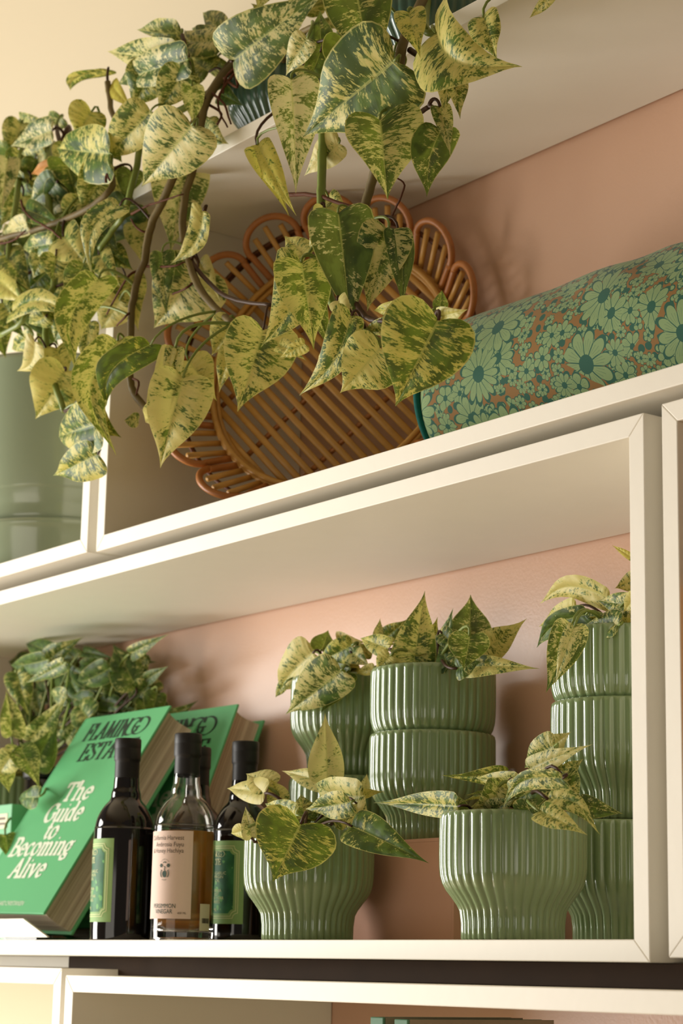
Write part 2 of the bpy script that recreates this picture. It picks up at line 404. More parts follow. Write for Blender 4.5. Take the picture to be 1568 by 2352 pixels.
# ------------------------------------------------------------------ leaves
HEART = [(-.010, .015, 0), (-.075, .11, .004), (-.120, .225, .012), (-.118, .335, .026), (-.065, .425, .05), (.01, .478, .085), (.105, .50, .13), (.205, .496, .19), (.31, .468, .26), (.415, .420, .34), (.515, .352, .43), (.612, .272, .52), (.708, .186, .62), (.802, .108, .72), (.882, .051, .82), (.948, .018, .91), (1, .001, 1)]
VS = [-1, -.84, -.62, -.36, -.14, 0, .14, .36, .62, .84, 1]
HL = [0]
for (a_, b_, c_), (d_, e_, g_) in zip(HEART, HEART[1:]): HL.append(HL[-1]+math.hypot(d_-a_, e_-b_))
LR = random.Random(11)
def leaf(plant, B, Tp, w, g=.5, yel=.5, roll=0, curl=.18, fold=.15, bend=0, wav=.05, nrm=None, mat=None):
    """one heart-shaped leaf: B base, Tp tip, w apparent width, bend sideways bow of the midrib"""
    B, Tp = V(B), V(Tp); L = (Tp-B).length
    if L < .004: return
    ax = (Tp-B)/L
    n = V(nrm) if nrm is not None else (CAM-(B+Tp)/2).normalized()
    n = (n-ax*n.dot(ax)).normalized()
    R = math.radians(roll); sd = n.cross(ax)
    n = n*math.cos(R)+sd*math.sin(R); sd = n.cross(ax)
    W = w/max(.4, abs(math.cos(R)))
    vs = VS; p1, p2 = LR.uniform(0, 6.28), LR.uniform(0, 6.28); k1 = LR.uniform(7, 11); asym = LR.uniform(.9, 1.1); tw = LR.uniform(-.25, .25)
    verts, uv, faces = [], [], []
    for (ox, oy, um), hl in zip(HEART, HL):
        for v in vs:
            a = abs(v); as_ = asym if v > 0 else 2-asym
            x = L*um+((ox*L if ox >= 0 else ox*W*1.05)-L*um)*a; y = oy*W*a*as_*(1 if v >= 0 else -1); u = max(0, x/L)
            z = fold*abs(y)-.52*fold*y*y/max(W, 1e-6)+.05*W*math.sin(PI*a)*min(1, oy*3)+wav*W*a*a*math.sin(k1*u+p1+(2.1 if v > 0 else 0)+p2*(v > 0))*min(1, oy*4)
            ta = tw*(u-.3); s2 = sd*math.cos(ta)+n*math.sin(ta); n2 = n*math.cos(ta)-sd*math.sin(ta)
            cx = ax*x+sd*(bend*L*math.sin(PI*min(1, u*1.02))*(1-.25*u))-n*(curl*L*(x/L-.18)**2*1.25)
            verts.append(B+cx+s2*y+n2*z); uv.append((hl/HL[-1], v*.5+.5))
    m = len(vs)
    for i in range(len(HEART)-1):
        for j in range(m-1): faces.append((i*m+j, i*m+j+1, (i+1)*m+j+1, (i+1)*m+j))
    o = obj('leaf', verts, faces, mat or M['leaf'], plant, uv=uv)
    o.color = (g, LR.random(), yel, 1)
    return o
def petiole(plant, P, B, Tp, r=.0021, m=None, sag=.02):
    P, B, Tp = V(P), V(B), V(Tp); d = (B-P).length
    if d < .006: return
    ax = (Tp-B).normalized(); c1 = P+(B-P)*.35+V((0, -.2*sag, sag)); c2 = B-ax*min(.035, d*.4)+V((0, 0, sag*.4))
    pts = []
    for k in range(9):
        t = k/8; pts.append(P*(1-t)**3+c1*3*t*(1-t)**2+c2*3*t*t*(1-t)+B*t**3)
    obj('petiole', *tube(pts, r*1.15, r*.8, 6), m or M['stem'], plant)
def vine(plant, pts, r0_, r1_, m=None, name='vine', sides=8):
    if name == 'vine': r0_, r1_ = r0_*1.3, r1_*1.3
    p = smoothpath(pts, 5); rnd = random.Random(len(p)); q = [x+V((rnd.uniform(-1, 1), rnd.uniform(-1, 1), rnd.uniform(-1, 1)))*.0006 for x in p]
    obj(name, *tube(q, r0_, r1_, sides), m or M['vine'], plant); return p
def pothos(plant, rows, nodes, pet=True, seed=1, maxd=.17, psag=.015):
    """rows: bx,by,tx,ty,width px, depth of base, green, yellow, {options}"""
    rnd = random.Random(seed)
    for row in rows:
        bx, by, tx, ty, w, Y, g, yl = row[:8]; k = dict(row[8]) if len(row) > 8 else {}
        dY = k.pop('dY', rnd.uniform(-.012, .012)); nopet = k.pop('np', False)
        B = at(bx, by, Y=Y); Tp = at(tx, ty, Y=Y+dY)
        k.setdefault('roll', rnd.uniform(-22, 22)); k.setdefault('curl', rnd.uniform(.05, .28)); k.setdefault('fold', rnd.uniform(.02, .34)); k.setdefault('wav', rnd.uniform(.02, .055))
        leaf(plant, B, Tp, w/ppu(B)*1.13, g, yl, **k)
        if pet and not nopet and nodes:
            P = min(nodes, key=lambda q: (q-B).length)
            if (P-B).length > maxd:
                P = B+(P-B).normalized()*maxd*.45+V((0, .03, 0))
            petiole(plant, P, B, Tp, rnd.uniform(.0017, .0026), M['stem'] if rnd.random() < .6 else M['bark'], psag)

def potted(label, loc, rows, seed, group='small pothos plants in fluted pots', k=1.0, extra=0, ext_r=.05):
    pl = thing('potted_pothos', label, 'plant', loc, group)
    b = bpy.data.objects.new('pot', BODY); COL.objects.link(b); b.parent = pl; ORG[b] = V(loc)
    sz = loc[2]+PH-.018
    obj('soil', *soil_mesh(loc[0], loc[1], sz, .0812), M['soil'], pl)
    rnd = random.Random(seed); nodes = []
    for i in range(7):
        a = rnd.uniform(0, 6.28); r = rnd.uniform(.0, .045); P0 = V((loc[0]+r*math.cos(a), loc[1]+r*math.sin(a), sz-.004)); P1 = P0+V((rnd.uniform(-.01, .01), rnd.uniform(-.01, .01), .028))
        obj('stem', *tube(smoothpath([P0, (P0+P1)/2+V((.002, 0, 0)), P1], 3), .0034, .0026, 7), M['stem'], pl); nodes += [P0+V((0, 0, .012)), P1]
    pothos(pl, rows, nodes, seed=seed, maxd=.3, psag=.012)
    for i in range(extra):                    # the crown's inner leaves
        a = rnd.uniform(0, 6.28); B = V((loc[0], loc[1], sz+.02))+V((math.cos(a)*.02, math.sin(a)*.02, rnd.uniform(0, .02)))
        Tp = B+V((math.cos(a)*ext_r, math.sin(a)*ext_r, rnd.uniform(.0, .03)))
        leaf(pl, B, Tp, rnd.uniform(.028, .042), rnd.uniform(.4, .8), rnd.uniform(.3, .8), curl=.3, fold=.3, nrm=(math.cos(a)*-.3, math.sin(a)*-.3, 1))
    return pl

# ------------------------------------------------------------------ pen-stroke lettering
def arc(cx, cy, rx, ry, a0, a1, n=14): return [(cx+rx*math.cos(math.radians(a0+(a1-a0)*i/n)), cy+ry*math.sin(math.radians(a0+(a1-a0)*i/n))) for i in range(n+1)]
def sf(x, y, w=.13): return [(x-w, y), (x+w, y)]
GL = {  # advance, strokes (cap height 1, x-height .66)
 'F': (.62, [[(.16, 0), (.16, 1)], sf(.16, 0), [(.03, 1), (.60, 1)], [(.60, 1), (.60, .80)], [(.16, .53), (.44, .53)], [(.44, .64), (.44, .42)]]),
 'L': (.60, [[(.16, 0), (.16, 1)], sf(.16, 1), [(.03, 0), (.58, 0)], [(.58, 0), (.58, .22)]]),
 'A': (.76, [[(.12, 0), (.38, 1)], [(.38, 1), (.64, 0)], sf(.10, 0, .11), sf(.64, 0, .13), [(.20, .34), (.55, .34)]]),
 'M': (.92, [[(.14, 0), (.20, 1)], [(.20, 1), (.46, .05)], [(.46, .05), (.72, 1)], [(.72, 1), (.78, 0)], sf(.14, 0, .10), sf(.78, 0), [(.06, 1), (.2, 1)], [(.72, 1), (.87, 1)]]),
 'I': (.34, [[(.17, 0), (.17, 1)], sf(.17, 0), sf(.17, 1)]),
 'N': (.80, [[(.15, 0), (.15, 1)], [(.15, 1), (.65, 0)], [(.65, 0), (.65, 1)], sf(.15, 0, .11), sf(.65, 1, .11), [(.03, 1), (.16, 1)]]),
 'G': (.78, [arc(.42, .5, .34, .5, 48, 325, 26), [(.70, .20), (.70, .46)], sf(.68, .46, .13), [(.68, .98), (.67, .74)]]),
 'O': (.82, [arc(.40, .5, .35, .5, 0, 360, 34)]),
 'E': (.64, [[(.16, 0), (.16, 1)], [(.03, 0), (.60, 0)], [(.60, 0), (.60, .22)], [(.03, 1), (.57, 1)], [(.57, 1), (.57, .80)], [(.16, .53), (.44, .53)], [(.44, .63), (.44, .43)]]),
 'S': (.62, [[(.52, .76), (.50, .90), (.38, 1.0), (.24, .99), (.12, .88), (.12, .72), (.24, .58), (.40, .46), (.53, .32), (.52, .12), (.38, 0), (.22, .01), (.10, .12), (.08, .28)]]),
 'T': (.68, [[(.34, 0), (.34, 1)], sf(.34, 0), [(.03, 1), (.65, 1)], [(.03, 1), (.03, .78)], [(.65, 1), (.65, .78)]]),
 'B': (.70, [[(.18, 0), (.18, 1)], [(.04, 1), (.36, 1)]+arc(.36, .76, .22, .24, 90, -90)+[(.18, .52)], [(.18, .52), (.40, .52)]+arc(.40, .26, .24, .26, 90, -90)+[(.04, 0)]]),
 'h': (.66, [[(.16, 0), (.16, 1.06)], [(.04, 1.06), (.16, 1.06)], sf(.16, 0, .11), [(.16, .46)]+arc(.34, .44, .16, .22, 150, 0)+[(.50, 0)], sf(.51, 0, .11)]),
 'e': (.58, [[(.13, .36), (.48, .36)]+arc(.30, .33, .20, .33, 5, 320, 22)]),
 'u': (.66, [[(.04, .66), (.16, .66), (.16, .2)]+arc(.30, .18, .14, .18, 180, 330)+[(.48, .3)], [(.38, .66), (.49, .66), (.49, 0), (.60, 0)]]),
 'i': (.32, [[(.04, .66), (.16, .66), (.16, 0)], sf(.16, 0, .11), [(.13, .90), (.19, .92)]]),
 'd': (.66, [arc(.27, .33, .19, .33, 20, 340, 24), [(.36, 1.06), (.48, 1.06), (.48, 0), (.60, 0)]]),
 't': (.42, [[(.17, .86), (.17, .16), (.24, .02), (.38, .08)], [(.03, .64), (.36, .64)]]),
 'o': (.60, [arc(.29, .33, .22, .33, 0, 360, 26)]),
 'c': (.54, [arc(.30, .33, .21, .33, 45, 320, 22)]),
 'm': (.96, [[(.04, .66), (.16, .66), (.16, 0)], sf(.16, 0, .10), [(.16, .44)]+arc(.31, .44, .14, .22, 150, 0)+[(.45, 0)], sf(.45, 0, .10), [(.45, .44)]+arc(.62, .44, .15, .22, 150, 0)+[(.77, 0)], sf(.79, 0, .11)]),
 'n': (.66, [[(.04, .66), (.16, .66), (.16, 0)], sf(.16, 0, .11), [(.16, .44)]+arc(.34, .44, .16, .22, 150, 0)+[(.50, 0)], sf(.51, 0, .11)]),
 'g': (.60, [arc(.27, .40, .18, .26, 0, 360, 24), [(.42, .58), (.58, .70)], [(.20, .16), (.14, .06), (.30, .0), (.46, -.06), (.48, -.2), (.32, -.30), (.12, -.26), (.06, -.14), (.16, -.02)]]),
 'l': (.32, [[(.04, 1.06), (.16, 1.06), (.16, 0)], sf(.16, 0, .11)]),
 'v': (.60, [[(.10, .66), (.30, 0)], [(.30, 0), (.52, .66)], sf(.10, .66, .10), sf(.52, .66, .08)]),
}
def pen(text, x0, x1, base, cap, thick, thin, ang=12, slant=0, over=()):
    """letters as flat polygons: list of (outline points) in cover units"""
    adv = [0]
    for i, ch in enumerate(text): adv.append(adv[-1]+(GL[ch][0]*(.42 if i in over else 1)))
    sx = (x1-x0)/adv[-1]; polys = []
    ca, sa = math.cos(math.radians(ang)), math.sin(math.radians(ang))
    for ch, ox in zip(text, adv):
        for st in GL[ch][1]:
            pts = [V((x0+(ox+x)*sx+slant*y*cap, base+y*cap)) for x, y in st]
            n = len(pts); sides = []
            for i in range(n):
                d = (pts[min(i+1, n-1)]-pts[max(i-1, 0)]); d = d.normalized() if d.length > 0 else V((1, 0))
                nn = V((-d.y, d.x)); hw = .5*math.sqrt((thick*(nn.x*ca+nn.y*sa))**2+(thin*(-nn.x*sa+nn.y*ca))**2)
                p = pts[i]+(-d*hw*.35 if i == 0 else (d*hw*.35 if i == n-1 else V((0, 0))))
                sides.append((p+nn*hw, p-nn*hw))
            polys.append(sides)
    return polys
def pen_mesh(polys, mapf):
    v, f = [], []
    for q, sides in enumerate(polys):
        k = len(v); e = q*.000004
        for a, b in sides: v += [mapf(a.x, a.y, e), mapf(b.x, b.y, e)]
        for i in range(len(sides)-1): f.append((k+2*i, k+2*i+1, k+2*i+3, k+2*i+2))
    return v, f
def sans(text, size, align='LEFT', shear=0):
    """outline of a line in the built-in sans font -> flat verts, faces (units of size)"""
    c = bpy.data.curves.new('t', 'FONT'); c.body = text; c.size = size; c.align_x = align; c.shear = shear; c.resolution_u = 3
    o = bpy.data.objects.new('t', c); COL.objects.link(o); dg = bpy.context.evaluated_depsgraph_get()
    me = o.evaluated_get(dg).to_mesh(); v = [(p.co.x, p.co.y) for p in me.vertices]; f = [tuple(p.vertices) for p in me.polygons]
    o.evaluated_get(dg).to_mesh_clear(); bpy.data.objects.remove(o); bpy.data.curves.remove(c); return v, f

# ------------------------------------------------------------------ books
def book(label, P, yaw, lean, rolla, w, h, t, group):
    Rr = V((math.cos(yaw), math.sin(yaw), 0)); Nn = V((-math.sin(yaw), math.cos(yaw), 0)); Z = V((0, 0, 1))
    U = Z*math.cos(lean)+Nn*math.sin(lean); Bk = Nn*math.cos(lean)-Z*math.sin(lean)
    R2 = Rr*math.cos(rolla)+U*math.sin(rolla); U2 = U*math.cos(rolla)-Rr*math.sin(rolla); P0 = V(P)-R2*w
    L = lambda x, y, d=0: P0+R2*x+U2*y+Bk*d
    ct = .0042
    th = thing('coffee_table_book', label, 'book', L(w/2, 0, t), group)
    def slab(x0, x1, y0, y1, d0, d1):
        v = [L(x, y, d) for d in (d0, d1) for y in (y0, y1) for x in (x0, x1)]; return v, box(0, 1, 0, 1, 0, 1)[1]
    bevel(obj('front_cover', *slab(.012, w, 0, h, 0, ct), M['cover'], th, smooth=False), .0012)
    bevel(obj('back_cover', *slab(.012, w, 0, h, t-ct, t), M['cover'], th, smooth=False), .0012)
    sp = [(.012, 0), (.004, .0015), (0, .007), (-.002, t/2), (0, t-.007), (.004, t-.0015), (.012, t)]
    inn = [(x+.003 if 0 < i < 6 else x, min(max(d, .003), t-.003)) for i, (x, d) in enumerate(sp)]
    v = [L(x, y, d) for y in (0, h) for x, d in sp+inn[::-1]]; n = 14
    obj('spine', v, [tuple(range(n)), tuple(reversed(range(n, 2*n)))]+[(i, i+n, (i+1) % n+n, (i+1) % n) for i in range(n)], M['cover'], th, smooth=False)
    # page block with concave fore edge
    m = 0.008; prof = [(.006, ct), (.006, t-ct)]+[(w-m-.010*math.sin(PI*k/8)**1.0, t-ct-(t-2*ct)*k/8) for k in range(9)]
    n = len(prof); v = [L(x, y, d) for y in (m*.6, h-m) for x, d in prof]
    obj('page_block', v, [tuple(range(n)), tuple(reversed(range(n, 2*n)))]+[(i, i+n, (i+1) % n+n, (i+1) % n) for i in range(n)], M['pages'], th, smooth=False, uv=[(d*S, y*S) for y in (m*.6, h-m) for x, d in prof])
    lf = lambda x, y, e=0: L(x*w/.3348, y*h/.4199, -.0004-e)
    po = pen('FLAMIN', .054, .222, .3645, .0365, .0084, .0020)+pen('G', .205, .262, .3645, .0365, .0084, .0020)+pen('O', .236, .296, .3645, .0365, .0070, .0018)
    po += pen('ESTATE', .086, .292, .3178, .0365, .0084, .0020)
    obj('dark_lettering', *pen_mesh(po, lf), M['ink'], th, smooth=False)
    po = []
    for s, a, b, y in (('The', .125, .238, .231), ('Guide', .102, .250, .187), ('to', .146, .196, .1505), ('Becoming', .046, .292, .117), ('Alive', .104, .240, .0722)):
        po += pen(s, a, b, y, .0365, .0098, .0040, 25, -.08)
    obj('title_lettering', *pen_mesh(po, lf), M['white_ink'], th, smooth=False)
    tv, tf = sans('RICHARD CHRISTIANSEN', .0125, 'RIGHT', .15); obj('author_lettering', [lf(.236+x*.86, .0150+y) for x, y in tv], tf, M['white_ink'], th, smooth=False)
    return L
BW, BH, BT = .3214, .4031, .0627
book('green cloth book leaning at the far left, its whole title readable', (-1.3465, .0143, .0643), -.0534, .543, -.0231, BW, BH, BT, 'green cloth books leaning in the shelf box')
book('green cloth book mostly hidden behind the bottles, leaning right of the other', (-1.2411, .1593, .0476), .0506, .378, .0024, BW, .3925, BT, 'green cloth books leaning in the shelf box')

# clear acrylic book rest under the left book
def plate(a, b, c, d, n, t):
    a, b, c, d, n = V(a), V(b), V(c), V(d), V(n).normalized()*t
    v = [a, b, c, d, a+n, b+n, c+n, d+n]; return v, [(3, 2, 1, 0), (4, 5, 6, 7), (0, 1, 5, 4), (1, 2, 6, 5), (2, 3, 7, 6), (3, 0, 4, 7)]
rest = thing('acrylic_book_rest', 'clear acrylic rest under the leaning book with the readable title', 'book stand', (-1.51, .10, MB))
obj('foot_plate', *box(-1.66, -1.36, .012, .20, MB+.0002, MB+.004), M['acrylic'], rest, smooth=False)
e0, e1 = at(112, 2156, Y=.008), at(55, 2110, Y=.008)
obj('ledge', *prism([(-1.70, MB+.0042), (e0.x, MB+.0042), (e1.x, e1.z), (-1.70, e1.z)], .006, .010), M['frost'], rest, smooth=False)
obj('back_plate', *plate((-1.66, .0765, .034), (-1.36, .0725, .034), (-1.36, .176, .206), (-1.66, .180, .206), (0, .857, -.515), .003), M['acrylic'], rest, smooth=False)

# ------------------------------------------------------------------ bottles
def bottle_profile(R, H, cap):
    k = H/.30
    return [(.0001, .004*k), (R*.80, .002*k), (R*.95, .004*k), (R, .013*k), (R, .150*k), (R*.985, .166*k), (R*.90, .182*k), (R*.72, .197*k), (R*.52, .208*k), (cap*.50+.0035, .218*k), (cap*.50+.0012, .226*k), (cap*.50+.0004, .238*k), (cap*.47, .252*k), (cap*.47, .286*k), (.0001, .287*k)]
def densify(p, n=4):
    q = smoothpath([(r, 0, z) for r, z in p], n); return [(max(.00005, a.x), a.z) for a in q]
def capsule(th, cx, cy, z0, R, H, cap):
    k = H/.30; c = cap/2
    pr = [(c*.985, .237*k), (c*1.0, .2365*k), (c*1.005, .240*k), (c*1.0, .262*k), (c*1.01, .2655*k), (c*1.075, .267*k), (c*1.085, .270*k), (c*1.085, .284*k), (c*1.07, .285*k), (c*1.09, .2865*k), (c*1.085, .2985*k), (c*1.03, H), (.0001, H)]
    obj('capsule', *lathe(pr, cx, cy, z0, 40), M['capsule'], th)
def wrap(cx, cy, z0, R, a0, a1, h0, h1, e=.0004, n=16):
    v = []; f = []
    for i in range(n+1):
        a = a0+(a1-a0)*i/n
        for h in (h0, h1): v.append((cx+(R+e)*math.cos(a), cy+(R+e)*math.sin(a), z0+h))
    for i in range(n): f.append((2*i, 2*i+2, 2*i+3, 2*i+1))
    return v, f
def onwrap(vf, cx, cy, z0, R, a, h, e=.0009):
    v, f = vf; return [(cx+(R+e)*math.cos(a+x/R), cy+(R+e)*math.sin(a+x/R), z0+h+y) for x, y in v], f
def strip(pts, w):
    """a flat ribbon outline along 2-D points, for printed rules"""
    v, f = [], []
    for i, p in enumerate(pts):
        a = V(pts[max(i-1, 0)]); b = V(pts[min(i+1, len(pts)-1)]); d = (b-a).normalized(); n = V((-d.y, d.x))*w/2
        v += [tuple(V(p)+n), tuple(V(p)-n)]
    for i in range(len(pts)-1): f.append((2*i, 2*i+1, 2*i+3, 2*i+2))
    return v, f
def bracket(w, h, c):                          # right side of a frame with scooped corners (x from left 0 to w)
    tr = [(0, h), (w-c, h)]+[(w-c+c*(1-math.cos(a)) if False else w-c*math.cos(a), h-c+c*(1-math.sin(a)) if False else h-c*math.sin(a)) for a in [i*PI/12 for i in range(7)]]
    tr = [(0, h)]+[(w-c*math.cos(a), h-c*math.sin(a)) for a in [i*PI/12 for i in range(7)]][::1]
    br = [(w-c*math.cos(a), c*math.sin(a)) for a in [i*PI/12 for i in range(6, -1, -1)]]+[(0, 0)]
    return tr+br
def towards(cx, cy): return math.atan2(CAM.y-cy, CAM.x-cx)
def dark_bottle(label, cx, cy, H, rot, R=.046, cap=.0375, lab=True):
    th = thing('oil_bottle', label, 'bottle', (cx, cy, MB), 'black-capped bottles on the shelf')
    obj('glass_body', *lathe(densify(bottle_profile(R, H, cap)), cx, cy, MB, 48), M['dark_glass'], th)
    capsule(th, cx, cy, MB, R, H, cap)
    if not lab: return th
    a1 = towards(cx, cy)+rot; k = H/.30; wid = .104; a0 = a1-wid/R; h0, h1 = .026*k, .148*k; hh = h1-h0; am = (a0+a1)/2
    lb = obj('label', *wrap(cx, cy, MB, R, a0, a1, h0, h1, n=30), M['label_pale'], th)
    v = []; inw, inh = wid-.030, hh-.030
    fr = bracket(inw/2, inh, .006); full = fr+[(-x, y) for x, y in fr[::-1][1:-1]]
    nn = 30                                    # deep green printed panel
    vs, fs = [], []
    for i in range(nn+1):
        x = -inw/2+inw*i/nn
        cut = max(0, (.006**2-max(0, (inw/2-abs(x)))**2))**.5 if inw/2-abs(x) < .006 else 0
        vs += [(x, cut), (x, inh-cut)]
    for i in range(nn): fs.append((2*i, 2*i+2, 2*i+3, 2*i+1))
    obj('printed_panel', *onwrap((vs, fs), cx, cy, MB, R, am, h0+.015, .0007), M['label_green'], lb)
    ln = []
    for ww, hhh, yo in ((wid-.016, hh-.016, .008), (wid-.022, hh-.022, .011)):
        b = bracket(ww/2, hhh, .0075); pts = []
        for (x1, y1), (x2, y2) in zip(b, b[1:]):
            for q in range(6): pts.append((x1+(x2-x1)*q/6, y1+(y2-y1)*q/6+yo))
        pts.append((b[-1][0], b[-1][1]+yo))
        ln += [strip(pts, .0011), strip([(-x, y) for x, y in pts], .0011)]
    obj('frame_lines', *onwrap(join([([(x, y) for x, y in a], b) for a, b in ln]), cx, cy, MB, R, am, h0, .0009), M['label_cream'], lb)
    tx = []
    mf = lambda x, y, e=0: (x, y)
    tx.append(pen_mesh(pen('FLAMIN', -.029, .006, .092*k, .0085, .0013, .0005), mf)); tx.append(pen_mesh(pen('GO', .0045, .0225, .092*k, .0085, .0012, .0005, over=(0,)), mf))
    tx.append(pen_mesh(pen('ESTATE', -.019, .015, .0805*k, .0085, .0013, .0005), mf))
    for s, y in (('ROASTED GARLIC', .066), ('EXTRA VIRGIN', .0605), ('OLIVE OIL', .055), ('CALIFORNIA', .0405), ('HARVEST', .035), ('FROM 100 YEAR', .0295), ('OLD TREES', .024), ('473 ML', .0125)):
        a, b = sans(s, .0062, 'CENTER'); tx.append(([(x, q+y*k) for x, q in a], b))
    obj('label_lettering', *onwrap(join(tx), cx, cy, MB, R, am, h0+.006, .0012), M['label_cream'], lb)
    return th
dark_bottle('dark brown bottle nearest the green book, its green label turned left', -1.169, .05, .3040, -.33)
dark_bottle('dark bottle right of the amber one, green label facing out, half behind a potted plant', -1.0095, .16, .2965, .07)
dark_bottle('dark bottle almost wholly hidden behind the amber bottle, only its black cap edge showing', -1.118, .145, .2945, 2.4)
def amber_bottle(cx, cy, H, R=.0455, cap=.0372):
    th = thing('vinegar_bottle', 'clear glass bottle of amber vinegar with a pink label', 'bottle', (cx, cy, MB), 'black-capped bottles on the shelf')
    k = H/.30; out = densify(bottle_profile(R, H, cap)); inn = [(max(.00005, r-.0024), max(z, .012*k)) for r, z in out if z > .006*k and z < .27*k][::-1]
    obj('glass_body', *lathe(out[:-5]+inn+[(.0001, .012*k)], cx, cy, MB, 56), M['clear_glass'], th)
    ri = R-.0029
    obj('vinegar', *lathe([(.0001, .0135*k), (ri*.9, .0135*k), (ri, .020*k), (ri, .1535*k), (ri*.97, .1565*k), (.0001, .1565*k)], cx, cy, MB, 56), M['liquid'], th)
    capsule(th, cx, cy, MB, R, H, cap)
    a1 = towards(cx, cy)+.27; wid = .108; a0 = a1-wid/R; h0, h1 = .030*k, .155*k
    lb = obj('label', *wrap(cx, cy, MB, R, a0, a1, h0, h1, n=32), M['label_pink'], th); am = (a0+a1)/2
    tx = []
    for s, y in (('California Harvest', .142), ('Ambrosia Fuyu', .1325), ('& Honey Hachiya', .1235)):
        a, b = sans(s, .0092, 'RIGHT'); tx.append(([(x*.86+.041, q+y*k) for x, q in a], b))
    a, b = sans('400 ML', .0042, 'RIGHT'); tx.append(([(x+.0475, q+.0365*k) for x, q in a], b))
    obj('harvest_lettering', *onwrap(join(tx), cx, cy, MB, R, am, 0), M['grey_ink'], lb)
    tx = []
    for s, y, c in (('PERSIMMON', .045, .0125), ('VINEGAR', .0372, .0125)):
        a, b = sans(s, .0088, 'CENTER'); tx.append(([(x*.82+c, q+y*k) for x, q in a], b))
    obj('name_lettering', *onwrap(join(tx), cx, cy, MB, R, am, 0), M['emblem_ink'], lb)
    # the crest: two flowers over a curled bird-like body between leaf sprays, in a ring of tiny letters
    em = []
    def ell(x, y, rx, ry, rot=0, n=14):
        c, s = math.cos(rot), math.sin(rot)
        return [(x+rx*math.cos(2*PI*i/n)*c-ry*math.sin(2*PI*i/n)*s, y+rx*math.cos(2*PI*i/n)*s+ry*math.sin(2*PI*i/n)*c) for i in range(n)], [tuple(range(n))]
    for sx in (-1, 1):
        for i in range(6): a = 2*PI*i/6; em.append(ell(sx*.0062+.0017*math.cos(a), .0068+.0017*math.sin(a), .0013, .0009, a))
        for i in range(5): em.append(ell(sx*(.0048+.0022*math.sin(PI*(i+1)/6)), -.0004-.0021*i, .0018, .0006, sx*.8))
    body = [(-.0030, -.0105), (-.0020, -.0088), (-.0034, -.0070), (-.0038, -.0040), (-.0024, -.0012), (.0004, -.0004), (.0028, -.0020), (.0036, -.0052), (.0030, -.0080), (.0034, -.0098), (.0016, -.0092), (.0004, -.0108), (-.0008, -.0092)]
    em.append((body, [tuple(range(len(body)))])); em.append(strip([(.0006, -.0004), (-.0006, .0018), (.0008, .0034), (.0002, .0052), (-.0012, .0048)], .0013))
    for x in (-.002, 0, .0018): em.append(ell(x, .0118-abs(x)*.4, .0011, .0007, x*300))
    for s, r, a_, up in (('FLAMINGO', .0150, 62, 1), ('ESTATE', .0150, 30, -1)):
        for i, ch in enumerate(s):
            t = math.radians((-a_+2*a_*i/(len(s)-1))*.62)
            px, py = (r*math.sin(t)*.72, r*math.cos(t)*.98) if up > 0 else (r*math.sin(t)*.72, -r*math.cos(t)*.98)
            a, b = sans(ch, .0024, 'CENTER'); em.append(([(x+px, y+py) for x, y in a], b))
    obj('crest', *onwrap(join(em), cx, cy, MB, R, am+.0128/R, .0985*k), M['emblem_ink'], lb)
    s1 = towards(cx, cy)+.58
    st = obj('price_sticker', *wrap(cx, cy, MB, R, s1, s1+.020/R, .014*k, .052*k, .0005, 6), M['sticker'], th)
    bars = []; rnd = random.Random(3); x = 0.004
    while x < .017:
        w = rnd.choice([.0004, .0007, .0010]); bars.append(([(x, .0245), (x+w, .0245), (x+w, .0315), (x, .0315)], [(0, 1, 2, 3)])); x += w+rnd.choice([.0004, .0007])
    obj('barcode', *onwrap(join(bars), cx, cy, MB, R, s1, 0, .001), M['black'], st)
amber_bottle(-.998, .05, .2985)

# ------------------------------------------------------------------ stacked pots, risers
rx1 = .0
riser = thing('display_riser', 'glossy salmon-pink riser box under the middle stack of green pots', 'riser', (-.68, .26, MB), None)
ZT = .1614
x0, x1, y0, y1 = -.80, -.531, .172, .345
obj('top_plate', *box(x0, x1, y0, y1, ZT-.005, ZT-.0005), M['riser'], riser, smooth=False)
obj('side_plate', *box(x0, x0+.0045, y0, y1, MB+.0003, ZT-.0052), M['acrylic'], riser, smooth=False)
obj('side_plate', *box(x1-.0045, x1, y0, y1, MB+.0003, ZT-.0052), M['riser'], riser, smooth=False)
obj('front_plate', *box(x0+.0047, x1-.0047, y0, y0+.004, MB+.0003, ZT-.0052), M['riser'], riser, smooth=False)
c = (-.6745, .25)
lone_pot((c[0], c[1], ZT), 'sage green fluted pot on the pink riser, another pot nested in it', False)
lone_pot((-.3149, .266, MB), 'sage green fluted pot at the foot of the right-hand stack', True)
lone_pot((-.3149, .266, MB+PH+.0018), 'middle sage green fluted pot of the right-hand stack', False)
lone_pot((-.911, .28, MB), 'lowest green fluted pot of the back stack, behind the front left plant', False)
lone_pot((-.911, .28, MB+.092), 'second green fluted pot of the back stack, only its rim line showing', True)
lone_pot((-1.9354, .26, MB), 'green fluted pot hidden at the back left, under the bushy plant', True)

